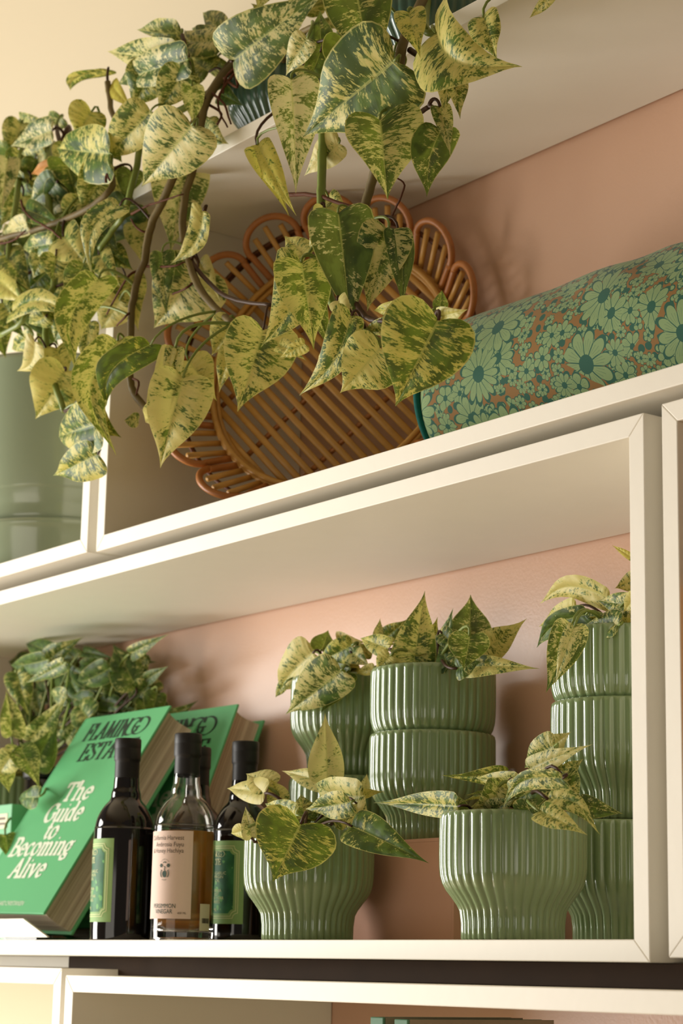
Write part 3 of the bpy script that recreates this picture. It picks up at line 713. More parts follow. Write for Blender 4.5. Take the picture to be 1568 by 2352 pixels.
# ------------------------------------------------------------------ small potted plants (leaf rows: base px, tip px, width px, depth, green, yellow)
potted('pothos in a fluted pot beside the amber bottle, one big heart leaf hanging in front', (-.7221, .075, MB), [
 (690, 1893, 625, 2030, 172, -.045, .66, .75, dict(roll=4, curl=.1, fold=.1)), (752, 1786, 746, 1637, 74, .07, .22, .4, dict(roll=5, curl=.02)),
 (608, 1822, 507, 1805, 56, .02, .15, .45), (615, 1808, 560, 1768, 62, .03, .3, .4), (645, 1842, 620, 1788, 48, .04, .35, .6), (752, 1800, 640, 1766, 46, .09, .3, .45),
 (830, 1832, 670, 1812, 84, .03, .35, .45, dict(curl=.25)), (805, 1842, 690, 1864, 60, -.01, .5, .5), (818, 1845, 905, 1952, 54, .02, .4, .4, dict(bend=-.16)),
 (808, 1898, 966, 1968, 82, -.01, .85, .6, dict(roll=10)), (822, 1826, 877, 1818, 22, .06, .3, .6), (835, 1815, 843, 1776, 22, .09, .2, .4), (578, 1925, 558, 1842, 34, -.02, .35, .3),
 (562, 1905, 524, 1920, 36, -.02, .2, .5), (680, 1872, 588, 1846, 54, .0, .5, .7), (765, 1890, 800, 1840, 50, .05, .6, .6), (700, 1880, 690, 1820, 60, .04, .55, .5)], 21, extra=8)
potted('pothos in the fluted pot at front right, long leaves pointing left', (-.3038, .075, MB), [
 (1052, 1852, 878, 1840, 56, .0, .55, .6, dict(roll=12, curl=-.1)), (1168, 1770, 1004, 1798, 40, .10, .65, .7, dict(roll=52)), (1190, 1792, 1063, 1796, 40, .06, .4, .5),
 (1145, 1806, 1075, 1870, 62, .02, .5, .5, dict(bend=.14)), (1165, 1800, 1125, 1868, 66, .03, .45, .5), (1272, 1714, 1182, 1768, 70, .08, .55, .4), (1215, 1768, 1337, 1710, 48, .07, .3, .4),
 (1268, 1712, 1305, 1686, 42, .10, .25, .4), (1248, 1782, 1300, 1730, 52, .08, .6, .5), (1300, 1776, 1337, 1742, 32, .08, .5, .5), (1190, 1832, 1290, 1780, 76, .03, .72, .4),
 (1292, 1788, 1138, 1868, 50, .01, .55, .45, dict(bend=-.16)), (1292, 1782, 1332, 1838, 60, .04, .55, .45), (1258, 1836, 1363, 1908, 50, .01, .5, .5, dict(bend=.2)),
 (1240, 1864, 1346, 1914, 50, -.01, .5, .5), (1330, 1846, 1424, 1868, 48, .11, .7, .4), (1058, 1872, 1040, 1814, 44, .03, .85, .3), (1120, 1866, 1175, 1838, 60, .03, .6, .4), (1200, 1866, 1250, 1836, 56, .03, .7, .4)], 22, extra=9)
potted('pothos in the upper pot of the middle stack, one pale leaf standing tall', (c[0], c[1], ZT+.092), [
 (948, 1532, 976, 1358, 92, .20, .5, .6, dict(roll=6, curl=-.05)), (968, 1524, 1006, 1424, 64, .26, .45, .75), (892, 1490, 811, 1458, 46, .20, .42, .7), (868, 1472, 872, 1418, 24, .24, .4, .5),
 (885, 1466, 932, 1424, 38, .27, .7, .7), (896, 1506, 860, 1545, 44, .17, .35, .6), (1012, 1532, 1036, 1396, 50, .24, .75, .4, dict(roll=40)), (1076, 1472, 1082, 1365, 90, .27, .76, .3),
 (1078, 1462, 1066, 1542, 86, .19, .7, .4), (1105, 1496, 1200, 1436, 70, .26, .35, .55), (1078, 1532, 1212, 1524, 46, .22, .48, .55), (1062, 1430, 1060, 1398, 24, .28, .6, .4),
 (1030, 1532, 1004, 1468, 46, .21, .8, .4), (1015, 1455, 1060, 1500, 40, .22, .75, .4), (1050, 1535, 1100, 1518, 50, .2, .8, .4)], 23, extra=8)
potted('pothos in the back fluted pot left of the middle stack, leaves drooping left', (-.911, .28, MB+.092+PH+.0008), [
 (783, 1540, 646, 1652, 100, .17, .55, .35, dict(roll=8, fold=.1)), (718, 1500, 612, 1600, 88, .21, .28, .45), (725, 1497, 690, 1468, 28, .27, .5, .5), (738, 1492, 757, 1446, 56, .25, .97, .2),
 (775, 1472, 828, 1476, 38, .27, .35, .4), (808, 1482, 713, 1532, 60, .22, .62, .7), (802, 1546, 727, 1520, 28, .19, .75, .4), (796, 1546, 734, 1646, 44, .19, 1.0, .9, dict(roll=20)),
 (808, 1500, 845, 1526, 42, .22, .5, .4), (858, 1536, 806, 1550, 24, .2, .3, .6), (652, 1572, 628, 1606, 22, .21, .55, .5), (800, 1506, 758, 1528, 36, .24, .65, .4), (830, 1500, 850, 1475, 40, .26, .5, .4)], 24, extra=8)
potted('pothos in the top pot of the right-hand stack, cut off by the shelf side', (-.3149, .266, MB+.0018+PH+.0915), [
 (1398, 1376, 1225, 1394, 62, .25, .2, .5, dict(bend=-.18, curl=.1)), (1322, 1396, 1224, 1442, 48, .24, .25, .7), (1345, 1412, 1206, 1506, 58, .21, .95, .2, dict(bend=-.1)),
 (1312, 1436, 1257, 1602, 76, .15, .65, .35, dict(roll=10)), (1318, 1440, 1268, 1575, 40, .14, .4, .4), (1420, 1436, 1335, 1430, 58, .2, .6, .4), (1452, 1390, 1358, 1378, 52, .22, .62, .4),
 (1455, 1284, 1399, 1247, 16, .26, .2, .8), (1462, 1330, 1408, 1352, 42, .27, .4, .5), (1462, 1370, 1428, 1408, 36, .2, .12, .6), (1440, 1442, 1398, 1400, 40, .24, .3, .9), (1380, 1440, 1300, 1405, 50, .24, .85, .2)], 25, extra=9)
frows = [
 (312, 1580, 258, 1468, 80, .27, .66, .45), (300, 1502, 371, 1462, 32, .25, .55, .5), (252, 1536, 143, 1594, 54, .24, .7, .35), (110, 1516, 172, 1469, 46, .18, .55, .4), (148, 1524, 50, 1574, 34, .13, .55, .5),
 (108, 1516, 0, 1541, 48, .16, .75, .4), (122, 1500, 36, 1464, 46, .22, .8, .4), (38, 1545, 62, 1642, 60, .16, .5, .7), (26, 1690, 20, 1577, 52, .11, .5, .45), (68, 1702, 152, 1604, 54, .16, .45, .5),
 (202, 1650, 163, 1598, 70, .26, .5, .6), (75, 1757, 132, 1671, 70, .18, .65, .45), (150, 1702, 184, 1650, 44, .25, .5, .5), (352, 1640, 284, 1604, 44, .31, .5, .5), (376, 1636, 339, 1558, 34, .31, .6, .5),
 (28, 1730, -12, 1792, 54, .06, .25, .5), (45, 1715, 92, 1799, 60, .08, .55, .55), (8, 1762, 22, 1820, 42, .07, .4, .6), (88, 1830, 28, 1832, 48, .115, .75, .4), (335, 1562, 382, 1531, 28, .28, .7, .4),
 (190, 1497, 246, 1505, 24, .28, .85, .3), (250, 1540, 238, 1592, 40, .29, .6, .5), (152, 1602, 98, 1590, 38, .18, .55, .5), (180, 1606, 252, 1590, 34, .28, .6, .5), (395, 1641, 444, 1620, 24, .3, .7, .4), (12, 1918, 24, 1975, 44, .1, .6, .5)]
rf = random.Random(5)
for i in range(50):
    x, y = rf.uniform(70, 365), rf.uniform(1510, 1680); a = rf.uniform(0, 6.28); frows.append((x, y, x+math.cos(a)*70, y+math.sin(a)*55+12, rf.uniform(36, 60), rf.uniform(.27, .33), rf.uniform(.5, .95), rf.uniform(.2, .6)))
frows = [r[:6]+(min(1, r[6]+.12), r[7]*.8)+tuple(r[8:]) for r in frows]
potted('large bushy pothos in the shaded back left corner behind the readable book', (-1.9354, .26, MB+PH+.0012), frows, 26, extra=6)
jar = thing('candle_jar', 'dark glass jar with a black lid behind the left book', 'jar', (-1.775, .235, MB))
obj('glass', *lathe([(.0001, 0), (.030, 0), (.033, .004), (.033, .288), (.030, .292), (.0001, .275)], -1.775, .235, MB, 36), M['dark_glass'], jar)
obj('lid', *lathe([(.0001, .2922), (.034, .2922), (.035, .295), (.035, .310), (.033, .313), (.0001, .313)], -1.775, .235, MB, 36), M['capsule'], jar)
p = at(28, 1846, Y=.128); ct = thing('small_carton', 'mint green carton with a cream label at the left edge', 'box', (p.x-.05, .15, MB))
bevel(obj('carton_body', *box(p.x-.10, p.x, .128, .175, MB+.0002, p.z), M['mint'], ct, smooth=False), .0015)
obj('label', *box(p.x-.085, p.x-.014, .1272, .1279, p.z-.042, p.z-.016), M['sticker'], ct, smooth=False)
lv = []
for q, wd_ in ((.0235, .034), (.0325, .046)):
    for k in range(7): x = p.x-.020-wd_*(1-k/7); lv.append(box(x, x+wd_/9.5, .1268, .1271, p.z-q-.003, p.z-q+.0012))
obj('label_print', *join(lv), M['grey_ink'], ct, smooth=False)

# ------------------------------------------------------------------ rattan flower tray
tray = thing('rattan_flower_tray', 'round rattan tray with petal-shaped rim leaning in the upper shelf box', 'tray', (-.87, .13, UB+T))
TC = V((-.9231, .2456, .8985)); ty, tl = .5068, .1876
tn = V((math.sin(ty)*math.cos(tl), -math.cos(ty)*math.cos(tl), math.sin(tl))); ta = V((0, 0, 1)).cross(tn).normalized(); tb = tn.cross(ta)
R1, R2, DP = .203, .2685, .080
def tp(a, rr, d): return TC+ta*(math.cos(a)*rr)+tb*(math.sin(a)*rr)+tn*d
def rim(k): return R1+(R2-R1)*k, DP*k         # sloping side, k 0..1
def circ(rr, d, n=72): return [tp(2*PI*i/n, rr, d) for i in range(n)]
for rr, d, q in ((R1-.004, .006, .0048), (R1+.003, .010, .0046), (R1-.001, .017, .0046)):
    obj('base_ring', *tube(circ(rr, d), q, sides=8, closed=True), M['rattan_slat'], tray)
for s in (-1, 1):
    r_, d_ = rim(.60); obj('side_hoop', *tube(circ(r_+.006, d_-.008+s*.0036), .0034, sides=6, closed=True), M['binding'], tray)
sl = math.radians(-46)                        # slats of the base
dx, dy = V((math.cos(sl), math.sin(sl))), V((-math.sin(sl), math.cos(sl)))
off = -R1+.012
while off < R1-.008:
    hl = math.sqrt(max(0, (R1-.004)**2-off**2))
    if hl > .02:
        P, Q = dx*(-hl)+dy*off, dx*hl+dy*off
        f3 = lambda q, d: TC+ta*q.x+tb*q.y+tn*d
        obj('slat', *tube([f3(P, .004), f3((P+Q)/2, .004), f3(Q, .004)], (.0054), sides=8, flat=.5, nrm=tn), M['rattan_slat'], tray)
    off += .0190
for off in (-.105, 0, .105):
    hl = math.sqrt((R1-.004)**2-off**2); P, Q = dy*(-hl)+dx*off, dy*hl+dx*off
    obj('cross_bar', *tube([TC+ta*P.x+tb*P.y-tn*.004, TC+ta*Q.x+tb*Q.y-tn*.004], .0045, sides=8), M['rattan'], tray)
NP_ = 15
for i in range(NP_):
    am = math.radians(92)+2*PI*i/NP_; ha = PI/NP_*.97; pts = []
    for k in range(5): q = k/4*.62; r_, d_ = rim(q-.02); pts.append(tp(am-ha*(.80+.12*q), r_, d_))
    for k in range(13):
        t = PI*k/12; q = .62+.38*math.sin(t); r_, d_ = rim(q); pts.append(tp(am-ha*.90*math.cos(t), r_, d_))
    for k in range(4, -1, -1): q = k/4*.62; r_, d_ = rim(q-.02); pts.append(tp(am+ha*(.80+.12*q), r_, d_))
    obj('petal_hoop', *tube(smoothpath(pts, 2), .0056, sides=8), M['rattan'], tray)
    for s, top in ((-.50, .80), (0, .88), (.50, .80)):
        r0_, d0 = rim(-.03); r1_, d1 = rim(top); obj('spoke', *tube([tp(am+ha*s, r0_, d0), tp(am+ha*s*.92, r1_, d1)], .0047, sides=8), M['rattan_slat'], tray)

# ------------------------------------------------------------------ floral bolster
BX0, BX1, BY, BR = -.560, .60, .2405, .1235; BZ = UB+T+BR+.0003
bol = thing('bolster_cushion', 'green and ochre floral bolster cushion with teal piping', 'cushion', (BX0+.5, BY, UB+T))
nx, na = 90, 72; v, f, uv = [], [], []
def bol_r(x, a):
    r = BR-.0012
    for x_, a_, wd, le, am_ in ((.42, 2.35, .05, .9, .006), (.50, 2.2, .035, .8, .005), (.72, 2.5, .05, .9, .006), (.30, 2.6, .03, .5, .0025), (.60, 3.0, .04, .5, .003)):
        ux = (x-x_)-(a-a_)*.16; r -= am_*math.exp(-(ux/wd)**2)*math.exp(-((a-a_)/le)**2)
    r += .0018*math.sin(x*9+a*2)+.0012*math.sin(x*23-a*3)
    r -= .010*max(0, .028-x)**2/.028**2
    if math.sin(a) < -.97: r = min(r, BR/abs(math.sin(a))*1.0)
    return min(r, BR)
for i in range(nx+1):
    x = (BX1-BX0)*i/nx if i > 6 else (BX1-BX0)*6/nx*(i/6)**1.4
    for k in range(na+1):
        a = 2*PI*k/na; r = bol_r(x, a % (2*PI)); v.append((BX0+x, BY+r*math.cos(a), BZ+r*math.sin(a))); uv.append((x*S, BR*a*S))
for i in range(nx):
    for k in range(na): f.append((i*(na+1)+k, i*(na+1)+k+1, (i+1)*(na+1)+k+1, (i+1)*(na+1)+k))
obj('cover', v, f, M['floral'], bol, uv=uv)
for xe, sgn in ((BX0, -1), (BX1, 1)):
    v = []; uv = []; f = []; rr = [BR-.0115 if sgn < 0 else BR-.002, BR*.75, BR*.4, .0005]
    for q, r in enumerate(rr):
        for k in range(na): a = 2*PI*k/na; v.append((xe+sgn*(.012*(1-(r/BR)**2)), BY+r*math.cos(a), BZ+r*math.sin(a))); uv.append((r*math.cos(a)*S, r*math.sin(a)*S))
    for q in range(3):
        for k in range(na): f.append((q*na+k, q*na+(k+1) % na, (q+1)*na+(k+1) % na, (q+1)*na+k))
    obj('end_panel', v, f, M['floral'], bol, uv=uv)
    obj('piping', *tube([(xe, BY+(BR-.006)*math.cos(2*PI*k/60), BZ+(BR-.006)*math.sin(2*PI*k/60)) for k in range(60)], .0055, sides=8, closed=True), M['piping'], bol)

# ------------------------------------------------------------------ smooth urn, lower books, orange carton
vx, vy, vz = -1.66, .1755, NB+T
urn = thing('smooth_urn', 'big smooth grey-green glazed urn behind the hanging leaves', 'vase', (vx, vy, vz))
obj('urn_body', *lathe(densify([(.0001, .088), (.150, .088), (.160, .092), (.163, .10), (.164, .118), (.168, .135), (.176, .20), (.180, .28), (.181, .375), (.180, .380), (.172, .381), (.171, .36), (.168, .20), (.155, .13), (.0001, .125)], 3), vx, vy, vz, 64), M['vase'], urn)
obj('urn_base', *lathe(densify([(.0001, .0003), (.150, .0003), (.156, .004), (.162, .03), (.170, .07), (.174, .082), (.173, .088), (.168, .0885), (.160, .075), (.150, .030), (.0001, .028)], 3), vx, vy, vz, 64), M['vase'], urn)
z0, zt = -.70+T, -.0687
for i, (px, lab, hh) in enumerate(((850, 'left green spine of the two books in the bottom shelf box', 0), (905, 'right green spine of the two books in the bottom shelf box, its grey side showing', .0002))):
    a = at(px, 2337, Y=-.01); w = .0255
    th = thing('hardcover_book', lab, 'book', (a.x+w/2, .1, z0), 'books in the bottom shelf box'); top = zt-.0012*i; dep = .215+.01*i
    bevel(obj('spine', *box(a.x, a.x+w, -.01, -.006, z0+.0003, top), M['cover_dark'], th, smooth=False), .0012)
    for s, xx in ((0, a.x), (1, a.x+w-.003)): obj('cover', *box(xx, xx+.003, -.006, dep, z0+.0003, top), M['grey_green'] if s else M['cover_dark'], th, smooth=False)
    obj('page_block', *box(a.x+.0032, a.x+w-.0032, -.0055, dep-.006, z0+.003, top-.004), M['paper'], th, smooth=False)
oc = thing('orange_carton', 'orange carton just showing at the right edge inside the shelf box', 'box', (.10, .06, .005+T))
bevel(obj('carton_body', *box(.0635, .16, .002, .10, .005+T+.0002, .385), M['orange'], oc, smooth=False), .002)
bevel(obj('carton_lid', *box(.0625, .161, .001, .101, .3853, .398), M['orange'], oc, smooth=False), .002)

# ------------------------------------------------------------------ trailing pothos on top
def trailing(label, loc, k, pots_mat, seed):
    pl = thing('trailing_pothos', label, 'plant', loc, 'trailing pothos plants on top of the shelves')
    o = obj('pot', *pot_mesh(loc[0], loc[1], loc[2], k), pots_mat, pl)
    obj('soil', *soil_mesh(loc[0], loc[1], loc[2]+PH*k-.012, .081*k), M['soil'], pl); return pl
def vpts(l): return [at(x, y, Y=d) for x, y, d in l]
# --- plant in the middle, its pot showing
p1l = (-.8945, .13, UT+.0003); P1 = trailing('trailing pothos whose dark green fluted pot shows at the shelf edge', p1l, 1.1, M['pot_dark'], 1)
nodes = [V((p1l[0], p1l[1], p1l[2]+.15)), V((p1l[0]-.04, p1l[1]-.03, p1l[2]+.15))]
va = vine(P1, [nodes[0]]+vpts([(560, 130, .06), (505, 180, .02), (472, 240, -.02), (456, 320, -.04), (440, 400, -.04), (425, 450, -.04), (419, 530, -.04), (432, 590, -.04), (450, 645, -.04), (480, 692, -.04), (535, 744, -.045)]), .0055, .0042)
vb = vine(P1, [nodes[0]]+vpts([(555, 140, .05), (480, 220, -.01), (425, 330, -.055), (400, 400, -.06), (377, 455, -.06), (350, 510, -.06), (338, 560, -.06), (332, 600, -.06), (315, 645, -.06), (302, 714, -.06), (300, 770, -.06), (299, 860, -.06), (308, 905, -.06), (343, 945, -.06)]), .0056, .0042)
vc = vine(P1, [nodes[1]]+vpts([(505, 195, .03), (478, 215, -.0), (420, 250, -.03), (335, 300, -.03), (310, 400, -.05), (285, 490, -.055), (265, 520, -.055), (228, 572, -.06)]), .0048, .0036, M['stem'])
vj = vine(P1, [nodes[0]]+vpts([(570, 120, .04), (520, 95, .0), (506, 90, -.02)]), .004, .003, M['bark']); vk = vine(P1, vpts([(472, 235, -.02), (450, 190, -.03), (418, 80, -.03)]), .0036, .0026, M['bark'])
vl = vine(P1, vpts([(247, 188, -.02), (252, 225, -.02), (258, 262, -.03), (285, 305, -.03)]), .004, .0032)
vd = vine(P1, vpts([(432, 590, -.04), (490, 660, -.03), (545, 690, -.045), (620, 700, -.05)]), .0028, .0022, M['bark'])
ve = vine(P1, [nodes[0]]+vpts([(640, 110, .0), (690, 75, -.03), (720, 60, -.04)]), .004, .003)
nod = vl+va[6:]+vb[6:]+vc[6:]+vj[4:]+vk+vd+ve[4:]
pothos(P1, [
 (412, 132, 207, 126, 80, -.05, .45, .3, dict(roll=12)), (428, 138, 199, 203, 80, -.07, .66, .15, dict(roll=-8)), (416, 78, 303, 74, 60, -.02, .6, .4, dict(roll=28)), (506, 90, 376, 44, 68, -.01, .5, .35, dict(bend=.1)),
 (512, 74, 448, 20, 60, .02, .62, .3), (496, 96, 410, 62, 54, .02, .75, .4), (480, 165, 395, 110, 76, .02, .6, .5), (500, 130, 440, 165, 70, .03, .65, .45), (534, 140, 724, -10, 140, -.05, .55, .25, dict(roll=6, fold=.12)),
 (705, 88, 649, 178, 56, -.08, .45, .3), (345, 256, 226, 387, 98, -.075, .48, .45, dict(roll=8)), (440, 288, 316, 441, 146, -.10, .45, .3, dict(roll=2, fold=.1)), (422, 165, 360, 263, 82, -.06, .5, .35), (352, 165, 298, 252, 90, -.04, .58, .5),
 (440, 198, 446, 286, 48, -.05, .5, .4), (255, 192, 288, 240, 36, -.015, .05, .9), (247, 160, 159, 222, 34, -.02, .5, .7, dict(bend=-.2, roll=45)),
 (422, 380, 393, 575, 120, .0, .5, .25, dict(np=True)), (466, 484, 384, 612, 52, -.07, .35, .6, dict(bend=.16)), (372, 580, 376, 718, 52, -.065, .66, .3), (452, 620, 343, 772, 156, -.01, .42, .35, dict(roll=4)),
 (458, 604, 498, 690, 54, .0, .25, .5), (318, 515, 326, 602, 62, .0, .35, .5), (300, 468, 232, 582, 92, -.02, .95, .2), (330, 490, 270, 545, 60, .0, .9, .2),
 (275, 472, 206, 642, 56, -.10, .55, .5, dict(bend=-.24)), (226, 640, 182, 856, 92, -.11, .55, .6, dict(bend=-.22, roll=15)), (228, 585, 266, 652, 54, -.06, .45, .6), (274, 690, 224, 770, 80, -.05, .25, .55), (290, 640, 312, 742, 74, -.01, .38, .6),
 (240, 650, 225, 730, 40, -.05, .85, .3), (205, 740, 190, 850, 46, -.07, .45, .5), (270, 784, 269, 1043, 92, -.10, .52, .65, dict(bend=-.26, roll=10)), (345, 792, 238, 964, 82, -.125, .86, .9, dict(bend=-.2, roll=14)),
 (420, 868, 362, 1083, 132, -.10, .30, .55, dict(roll=-6)), (432, 828, 490, 905, 84, -.06, .25, .6), (376, 935, 322, 988, 64, -.07, .2, .6), (402, 800, 382, 952, 42, -.115, .5, .4), (392, 800, 344, 936, 34, -.12, .04, .5, dict(np=True, fold=.5)),
 (318, 966, 278, 964, 32, -.06, .5, .5, dict(np=True)), (537, 746, 482, 818, 76, -.03, .35, .65), (530, 800, 497, 908, 42, -.03, .35, .7), (604, 758, 546, 950, 152, -.06, .42, .6, dict(roll=5, fold=.1)), (640, 792, 693, 818, 34, -.05, .35, .6, dict(np=True)),
 (590, 335, 655, 470, 54, -.07, .25, .85)], nod, seed=31)
for a, b, c_ in (((302, 492), (345, 470), (420, 446)), ((343, 534), (320, 528), (300, 503)), ((317, 622), (290, 640), (245, 722)), ((302, 716), (290, 725), (268, 748)), ((440, 652), (430, 660), (396, 676)), ((332, 612), (390, 612), (424, 602)), ((340, 940), (352, 948), (372, 934)), ((300, 868), (318, 878), (312, 910))):
    vine(P1, vpts([(a[0], a[1], -.055), (b[0], b[1], -.07), (c_[0], c_[1], -.062)]), .0022, .0013, M['root'], 'aerial_root', 6)
for a, b, c_ in (((548, 150), (520, 175), (512, 215)), ((540, 165), (500, 230), (522, 292)), ((515, 180), (545, 200), (538, 160)), ((478, 240), (508, 262), (490, 300)), ((488, 215), (515, 240), (530, 285)), ((470, 290), (500, 306), (482, 345))):
    vine(P1, vpts([(a[0], a[1], -.01), (b[0], b[1], -.015), (c_[0], c_[1], -.012)]), .0024, .0014, M['root'], 'aerial_root', 6)
pothos(P1, [(505, 215, 545, 235, 44, .02, .95, .4, dict(np=True)), (470, 300, 520, 330, 50, -.01, .5, .4, dict(np=True)), (480, 270, 470, 330, 48, -.0, .6, .4, dict(np=True))], nod, seed=44)
# --- left mass, from a pot on the left box
p2l = (-1.66, .17, NT+.0003); P2 = trailing('dense trailing pothos hanging over the left edge of the shelves', p2l, 1.0, M['pot'], 2)
n2 = V((p2l[0], p2l[1], p2l[2]+.14))
w1 = vine(P2, [n2]+vpts([(120, 330, .02), (110, 420, -.05), (122, 560, -.06), (125, 650, -.07), (110, 690, -.08), (105, 755, -.085), (111, 820, -.085), (122, 870, -.085), (148, 944, -.085)]), .0052, .0038, M['stem'])
w2 = vine(P2, [n2]+vpts([(230, 380, -.02), (258, 425, -.06), (215, 470, -.07), (153, 503, -.075), (90, 525, -.08), (0, 548, -.085), (-60, 560, -.08)]), .0046, .0036, M['vine'])
w3 = vine(P2, [n2]+vpts([(60, 340, .0), (40, 450, -.06), (20, 600, -.08), (60, 720, -.09), (0, 770, -.09)]), .0045, .0034, M['stem'])
w4 = vine(P2, [n2]+vpts([(160, 300, -.0), (140, 330, -.03), (130, 290, -.02)]), .0038, .003, M['bark'])
nod2 = w1[5:]+w2[5:]+w3[5:]+w4[5:]
rows = [
 (210, 257, 172, 320, 84, -.07, .3, .75), (250, 352, 84, 340, 122, -.085, .6, .6, dict(roll=4, fold=.1)), (120, 300, 14, 337, 58, -.06, .55, .1), (48, 284, 15, 366, 58, -.03, .5, .5), (48, 277, 112, 290, 38, -.0, .55, .4), (142, 270, 104, 292, 44, .0, .65, .3),
 (18, 366, 0, 486, 50, -.08, .4, .15), (102, 350, 18, 396, 54, -.03, .55, .4), (130, 420, 58, 476, 78, -.06, .78, .2), (142, 424, 110, 486, 60, -.05, .97, .1), (152, 420, 140, 482, 44, -.04, .6, .3), (64, 420, 18, 442, 60, -.04, .65, .5),
 (240, 388, 187, 503, 98, -.05, .5, .5), (302, 394, 284, 458, 56, -.02, .92, .2), (58, 480, 136, 512, 50, -.08, .9, .7), (52, 450, 0, 522, 64, -.04, .55, .45), (62, 515, -5, 540, 46, -.09, .3, .3), (118, 560, 12, 576, 50, -.09, .62, .5),
 (146, 543, 186, 604, 82, -.08, .4, .6), (12, 584, 58, 648, 66, -.08, .6, .6), (128, 588, 120, 650, 70, -.095, .6, .55, dict(roll=0)), (98, 584, 74, 642, 50, -.08, .68, .5), (192, 606, 148, 692, 58, -.085, .72, .5), (-8, 640, 48, 690, 66, -.09, .2, .75),
 (25, 716, 152, 722, 56, -.12, .4, .65, dict(roll=20, bend=.12)), (5, 695, 46, 768, 66, -.09, .6, .7), (104, 728, 58, 752, 44, -.1, .5, .6), (152, 728, 118, 788, 66, -.06, .7, .5), (80, 784, 28, 864, 52, -.12, .14, .4, dict(bend=.15)), (74, 774, 4, 812, 40, -.07, .5, .6),
 (150, 853, 77, 972, 112, -.08, .32, .65, dict(roll=3)), (130, 800, 155, 868, 60, -.075, .35, .6), (226, 972, 93, 1014, 110, -.105, .62, .6, dict(roll=-4)), (224, 1044, 107, 1102, 86, -.09, .55, .75), (205, 950, 262, 1000, 70, -.085, .5, .7)]
r2 = random.Random(9)
for i in range(62):
    x, y = r2.uniform(-15, 255), r2.uniform(300, 760)
    if y < 300+abs(x-110)*.1: continue
    a = r2.uniform(.6, 2.9); L = r2.uniform(55, 95); rows.append((x, y, x+math.cos(a)*L, y+math.sin(a)*L, r2.uniform(48, 78), r2.uniform(-.045, -.02), r2.uniform(.4, .95), r2.uniform(.2, .7)))
pothos(P2, rows, nod2, seed=32)
leaf(P2, at(118, 380, Y=-.05), at(62, 404, Y=-.06), .026, mat=M['dry_leaf'])
for pts in (((0, 560), (30, 552), (58, 530)), ((48, 460), (60, 490), (95, 515)), ((95, 515), (120, 530), (140, 548)), ((243, 420), (245, 400), (252, 415))):
    vine(P2, vpts([(x, y, -.095) for x, y in pts]), .0022, .0014, M['root'], 'aerial_root', 6)
# --- right-hand plant
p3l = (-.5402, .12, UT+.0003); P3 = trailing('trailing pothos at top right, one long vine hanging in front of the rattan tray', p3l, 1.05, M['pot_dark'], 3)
n3 = V((p3l[0], p3l[1], p3l[2]+.15)); n3b = V((p3l[0]-.06, p3l[1]-.05, p3l[2]+.15))
y1 = vine(P3, [n3]+vpts([(960, 20, .0), (925, 100, -.05), (912, 180, -.06), (893, 285, -.06), (868, 370, -.055), (847, 440, -.05), (828, 525, -.05), (818, 560, -.05)]), .0058, .0046)
y2 = vine(P3, [n3b]+vpts([(790, 60, -.03), (750, 220, -.06), (741, 330, -.06), (738, 400, -.06), (737, 470, -.06), (738, 560, -.07), (760, 690, -.075), (800, 735, -.08), (820, 745, -.085), (872, 790, -.10)]), .0054, .0042, M['stem'])
y3 = vine(P3, [n3]+vpts([(975, 60, -.04), (1000, 75, -.05)]), .005, .004, M['stem']); y4 = vine(P3, vpts([(940, 115, -.045), (985, 140, -.04), (1032, 150, -.03)]), .0032, .0024, M['bark'])
y5 = vine(P3, vpts([(895, 280, -.06), (920, 268, -.06), (955, 262, -.055), (985, 245, -.05)]), .0034, .0024, M['bark'])
y6 = vine(P3, vpts([(820, 555, -.05), (800, 640, -.065), (840, 728, -.08), (915, 735, -.10), (1000, 738, -.13)]), .0032, .0026, M['bark'])
y7 = vine(P3, [n3]+vpts([(1080, -70, .02), (1180, -60, -.01), (1264, -14, -.03)]), .0034, .0022, M['stem'])
nod3 = y7[4:]+y1[5:]+y2[5:]+y3+y4+y5+y6
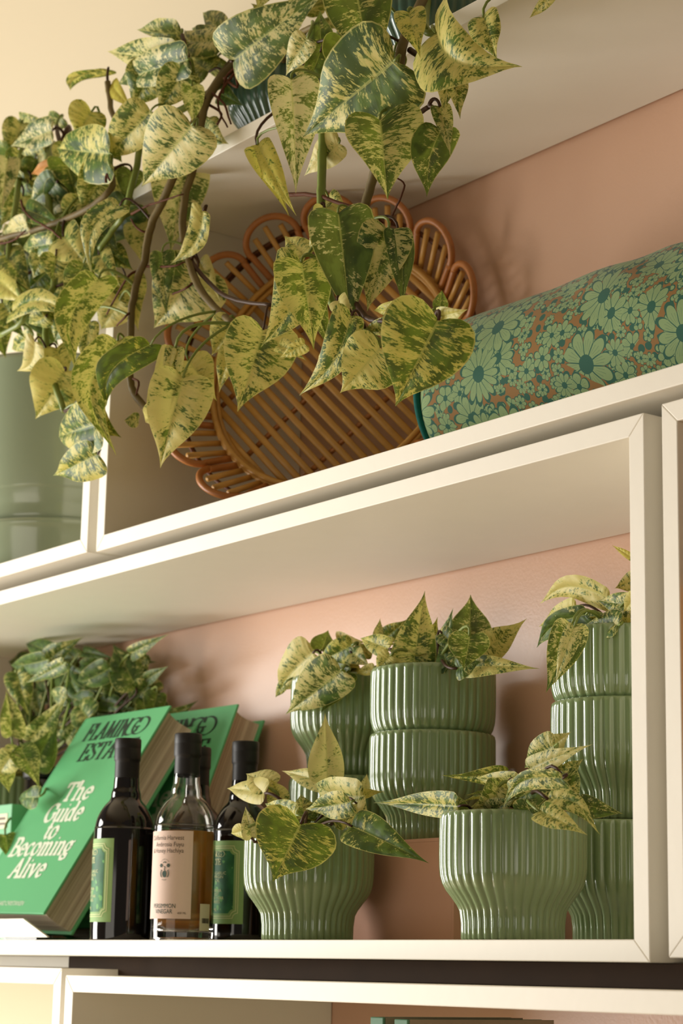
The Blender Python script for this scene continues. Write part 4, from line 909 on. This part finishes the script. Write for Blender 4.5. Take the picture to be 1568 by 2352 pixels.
pothos(P3, [
 (738, 122, 731, 8, 56, -.04, .95, .6), (815, -32, 853, 160, 142, -.11, .72, .5, dict(roll=5)), (792, 92, 797, 207, 92, -.105, 1.05, .6, dict(roll=24)), (905, 140, 685, 323, 215, -.10, .62, .5, dict(roll=-3, fold=.06, curl=.06, dY=-.01)), (668, 182, 684, 428, 106, -.10, .42, .05, dict(roll=12)),
 (592, 332, 668, 482, 54, -.07, .3, .85), (872, 275, 890, 453, 160, -.09, .58, .45, dict(roll=4)), (778, 330, 690, 406, 66, -.05, .2, .4), (760, 350, 740, 395, 50, -.05, .6, .5), (938, 28, 962, 121, 66, -.09, .42, .75), (1000, 75, 1150, 128, 165, -.075, .36, .6, dict(bend=-.2, curl=.3, roll=6)),
 (1110, 40, 1138, 136, 70, -.07, .5, .6), (1037, 145, 1012, 258, 56, -.05, .5, .45), (1035, 150, 1060, 270, 54, -.045, .5, .45, dict(roll=30)), (1010, 245, 1036, 345, 42, -.045, .45, .4), (1012, 300, 984, 454, 92, -.045, .78, .45, dict(bend=-.1)),
 (610, -25, 589, 22, 38, -.02, .4, .5, dict(np=True)), (705, -16, 642, 13, 42, -.03, .3, .7, dict(np=True)), (1265, -12, 1206, 54, 26, -.03, .4, .5, dict(np=True)), (905, 120, 880, 190, 60, -.05, .9, .4), (700, 150, 730, 190, 50, -.04, .35, .4), (735, 120, 700, 215, 50, -.05, .9, .5),
 (690, 600, 593, 802, 108, -.10, .52, .65, dict(bend=.12, roll=-12)), (692, 604, 722, 793, 116, -.105, .5, .65, dict(roll=10)), (776, 490, 808, 750, 136, -.095, .84, .15, dict(roll=4)), (700, 590, 648, 535, 62, -.08, .35, .6), (760, 500, 700, 578, 66, -.08, .25, .45), (775, 690, 800, 735, 44, -.12, .1, .45),
 (806, 725, 667, 920, 76, -.12, .52, .65, dict(bend=.12)), (872, 800, 778, 907, 136, -.10, .32, .65, dict(roll=4)), (1006, 736, 902, 945, 196, -.145, .64, .75, dict(roll=0, fold=.14)), (1010, 706, 1015, 662, 32, -.12, .8, .6), (1012, 726, 1064, 716, 42, -.125, .06, .7),
 (892, 530, 840, 712, 112, -.05, .42, .35, dict(roll=-8)), (915, 530, 935, 700, 60, -.04, .85, .1), (915, 706, 838, 716, 30, -.09, .25, .8), (892, 746, 828, 762, 40, -.085, .5, .7), (830, 500, 846, 545, 44, -.04, .4, .5), (755, 455, 792, 480, 46, -.04, .45, .6), (745, 478, 735, 560, 50, -.06, .3, .6),
 (700, 640, 760, 800, 60, -.07, .6, .4), (700, 790, 640, 824, 34, -.06, .3, .75, dict(np=True)), (760, 820, 720, 850, 40, -.07, .45, .6)], nod3, seed=33)
vine(P3, vpts([(655, 448, -.055), (700, 446, -.06), (740, 450, -.058)]), .0034, .0026, M['root'], 'aerial_root', 6); vine(P3, vpts([(740, 452, -.06), (790, 470, -.06), (835, 478, -.055)]), .0028, .002, M['root'], 'aerial_root', 6)
vine(P3, vpts([(895, 505, -.03), (912, 470, -.04), (928, 425, -.05), (905, 405, -.06)]), .0016, .0012, M['root'], 'aerial_root', 6)

rc = random.Random(77)
for pl, l, k, n in ((P1, p1l, 1.1, 9), (P2, p2l, 1.0, 16), (P3, p3l, 1.05, 13)):     # the crowns above the pots
    for i in range(n):
        a = rc.uniform(0, 6.28); B = V((l[0]+.045*math.cos(a), l[1]+.045*math.sin(a), l[2]+PH*k+rc.uniform(.03, .07))); hz = rc.uniform(.05, .075)
        Tp = B+V((math.cos(a)*hz, math.sin(a)*hz, rc.uniform(-.02, .03)))
        leaf(pl, B, Tp, rc.uniform(.05, .068), rc.uniform(.35, .8), rc.uniform(.2, .6), curl=.2, fold=.2, nrm=(math.cos(a)*.3, math.sin(a)*.3, 1))
        petiole(pl, V((l[0]+.01*math.cos(a), l[1]+.01*math.sin(a), l[2]+PH*k-.012)), B, Tp)
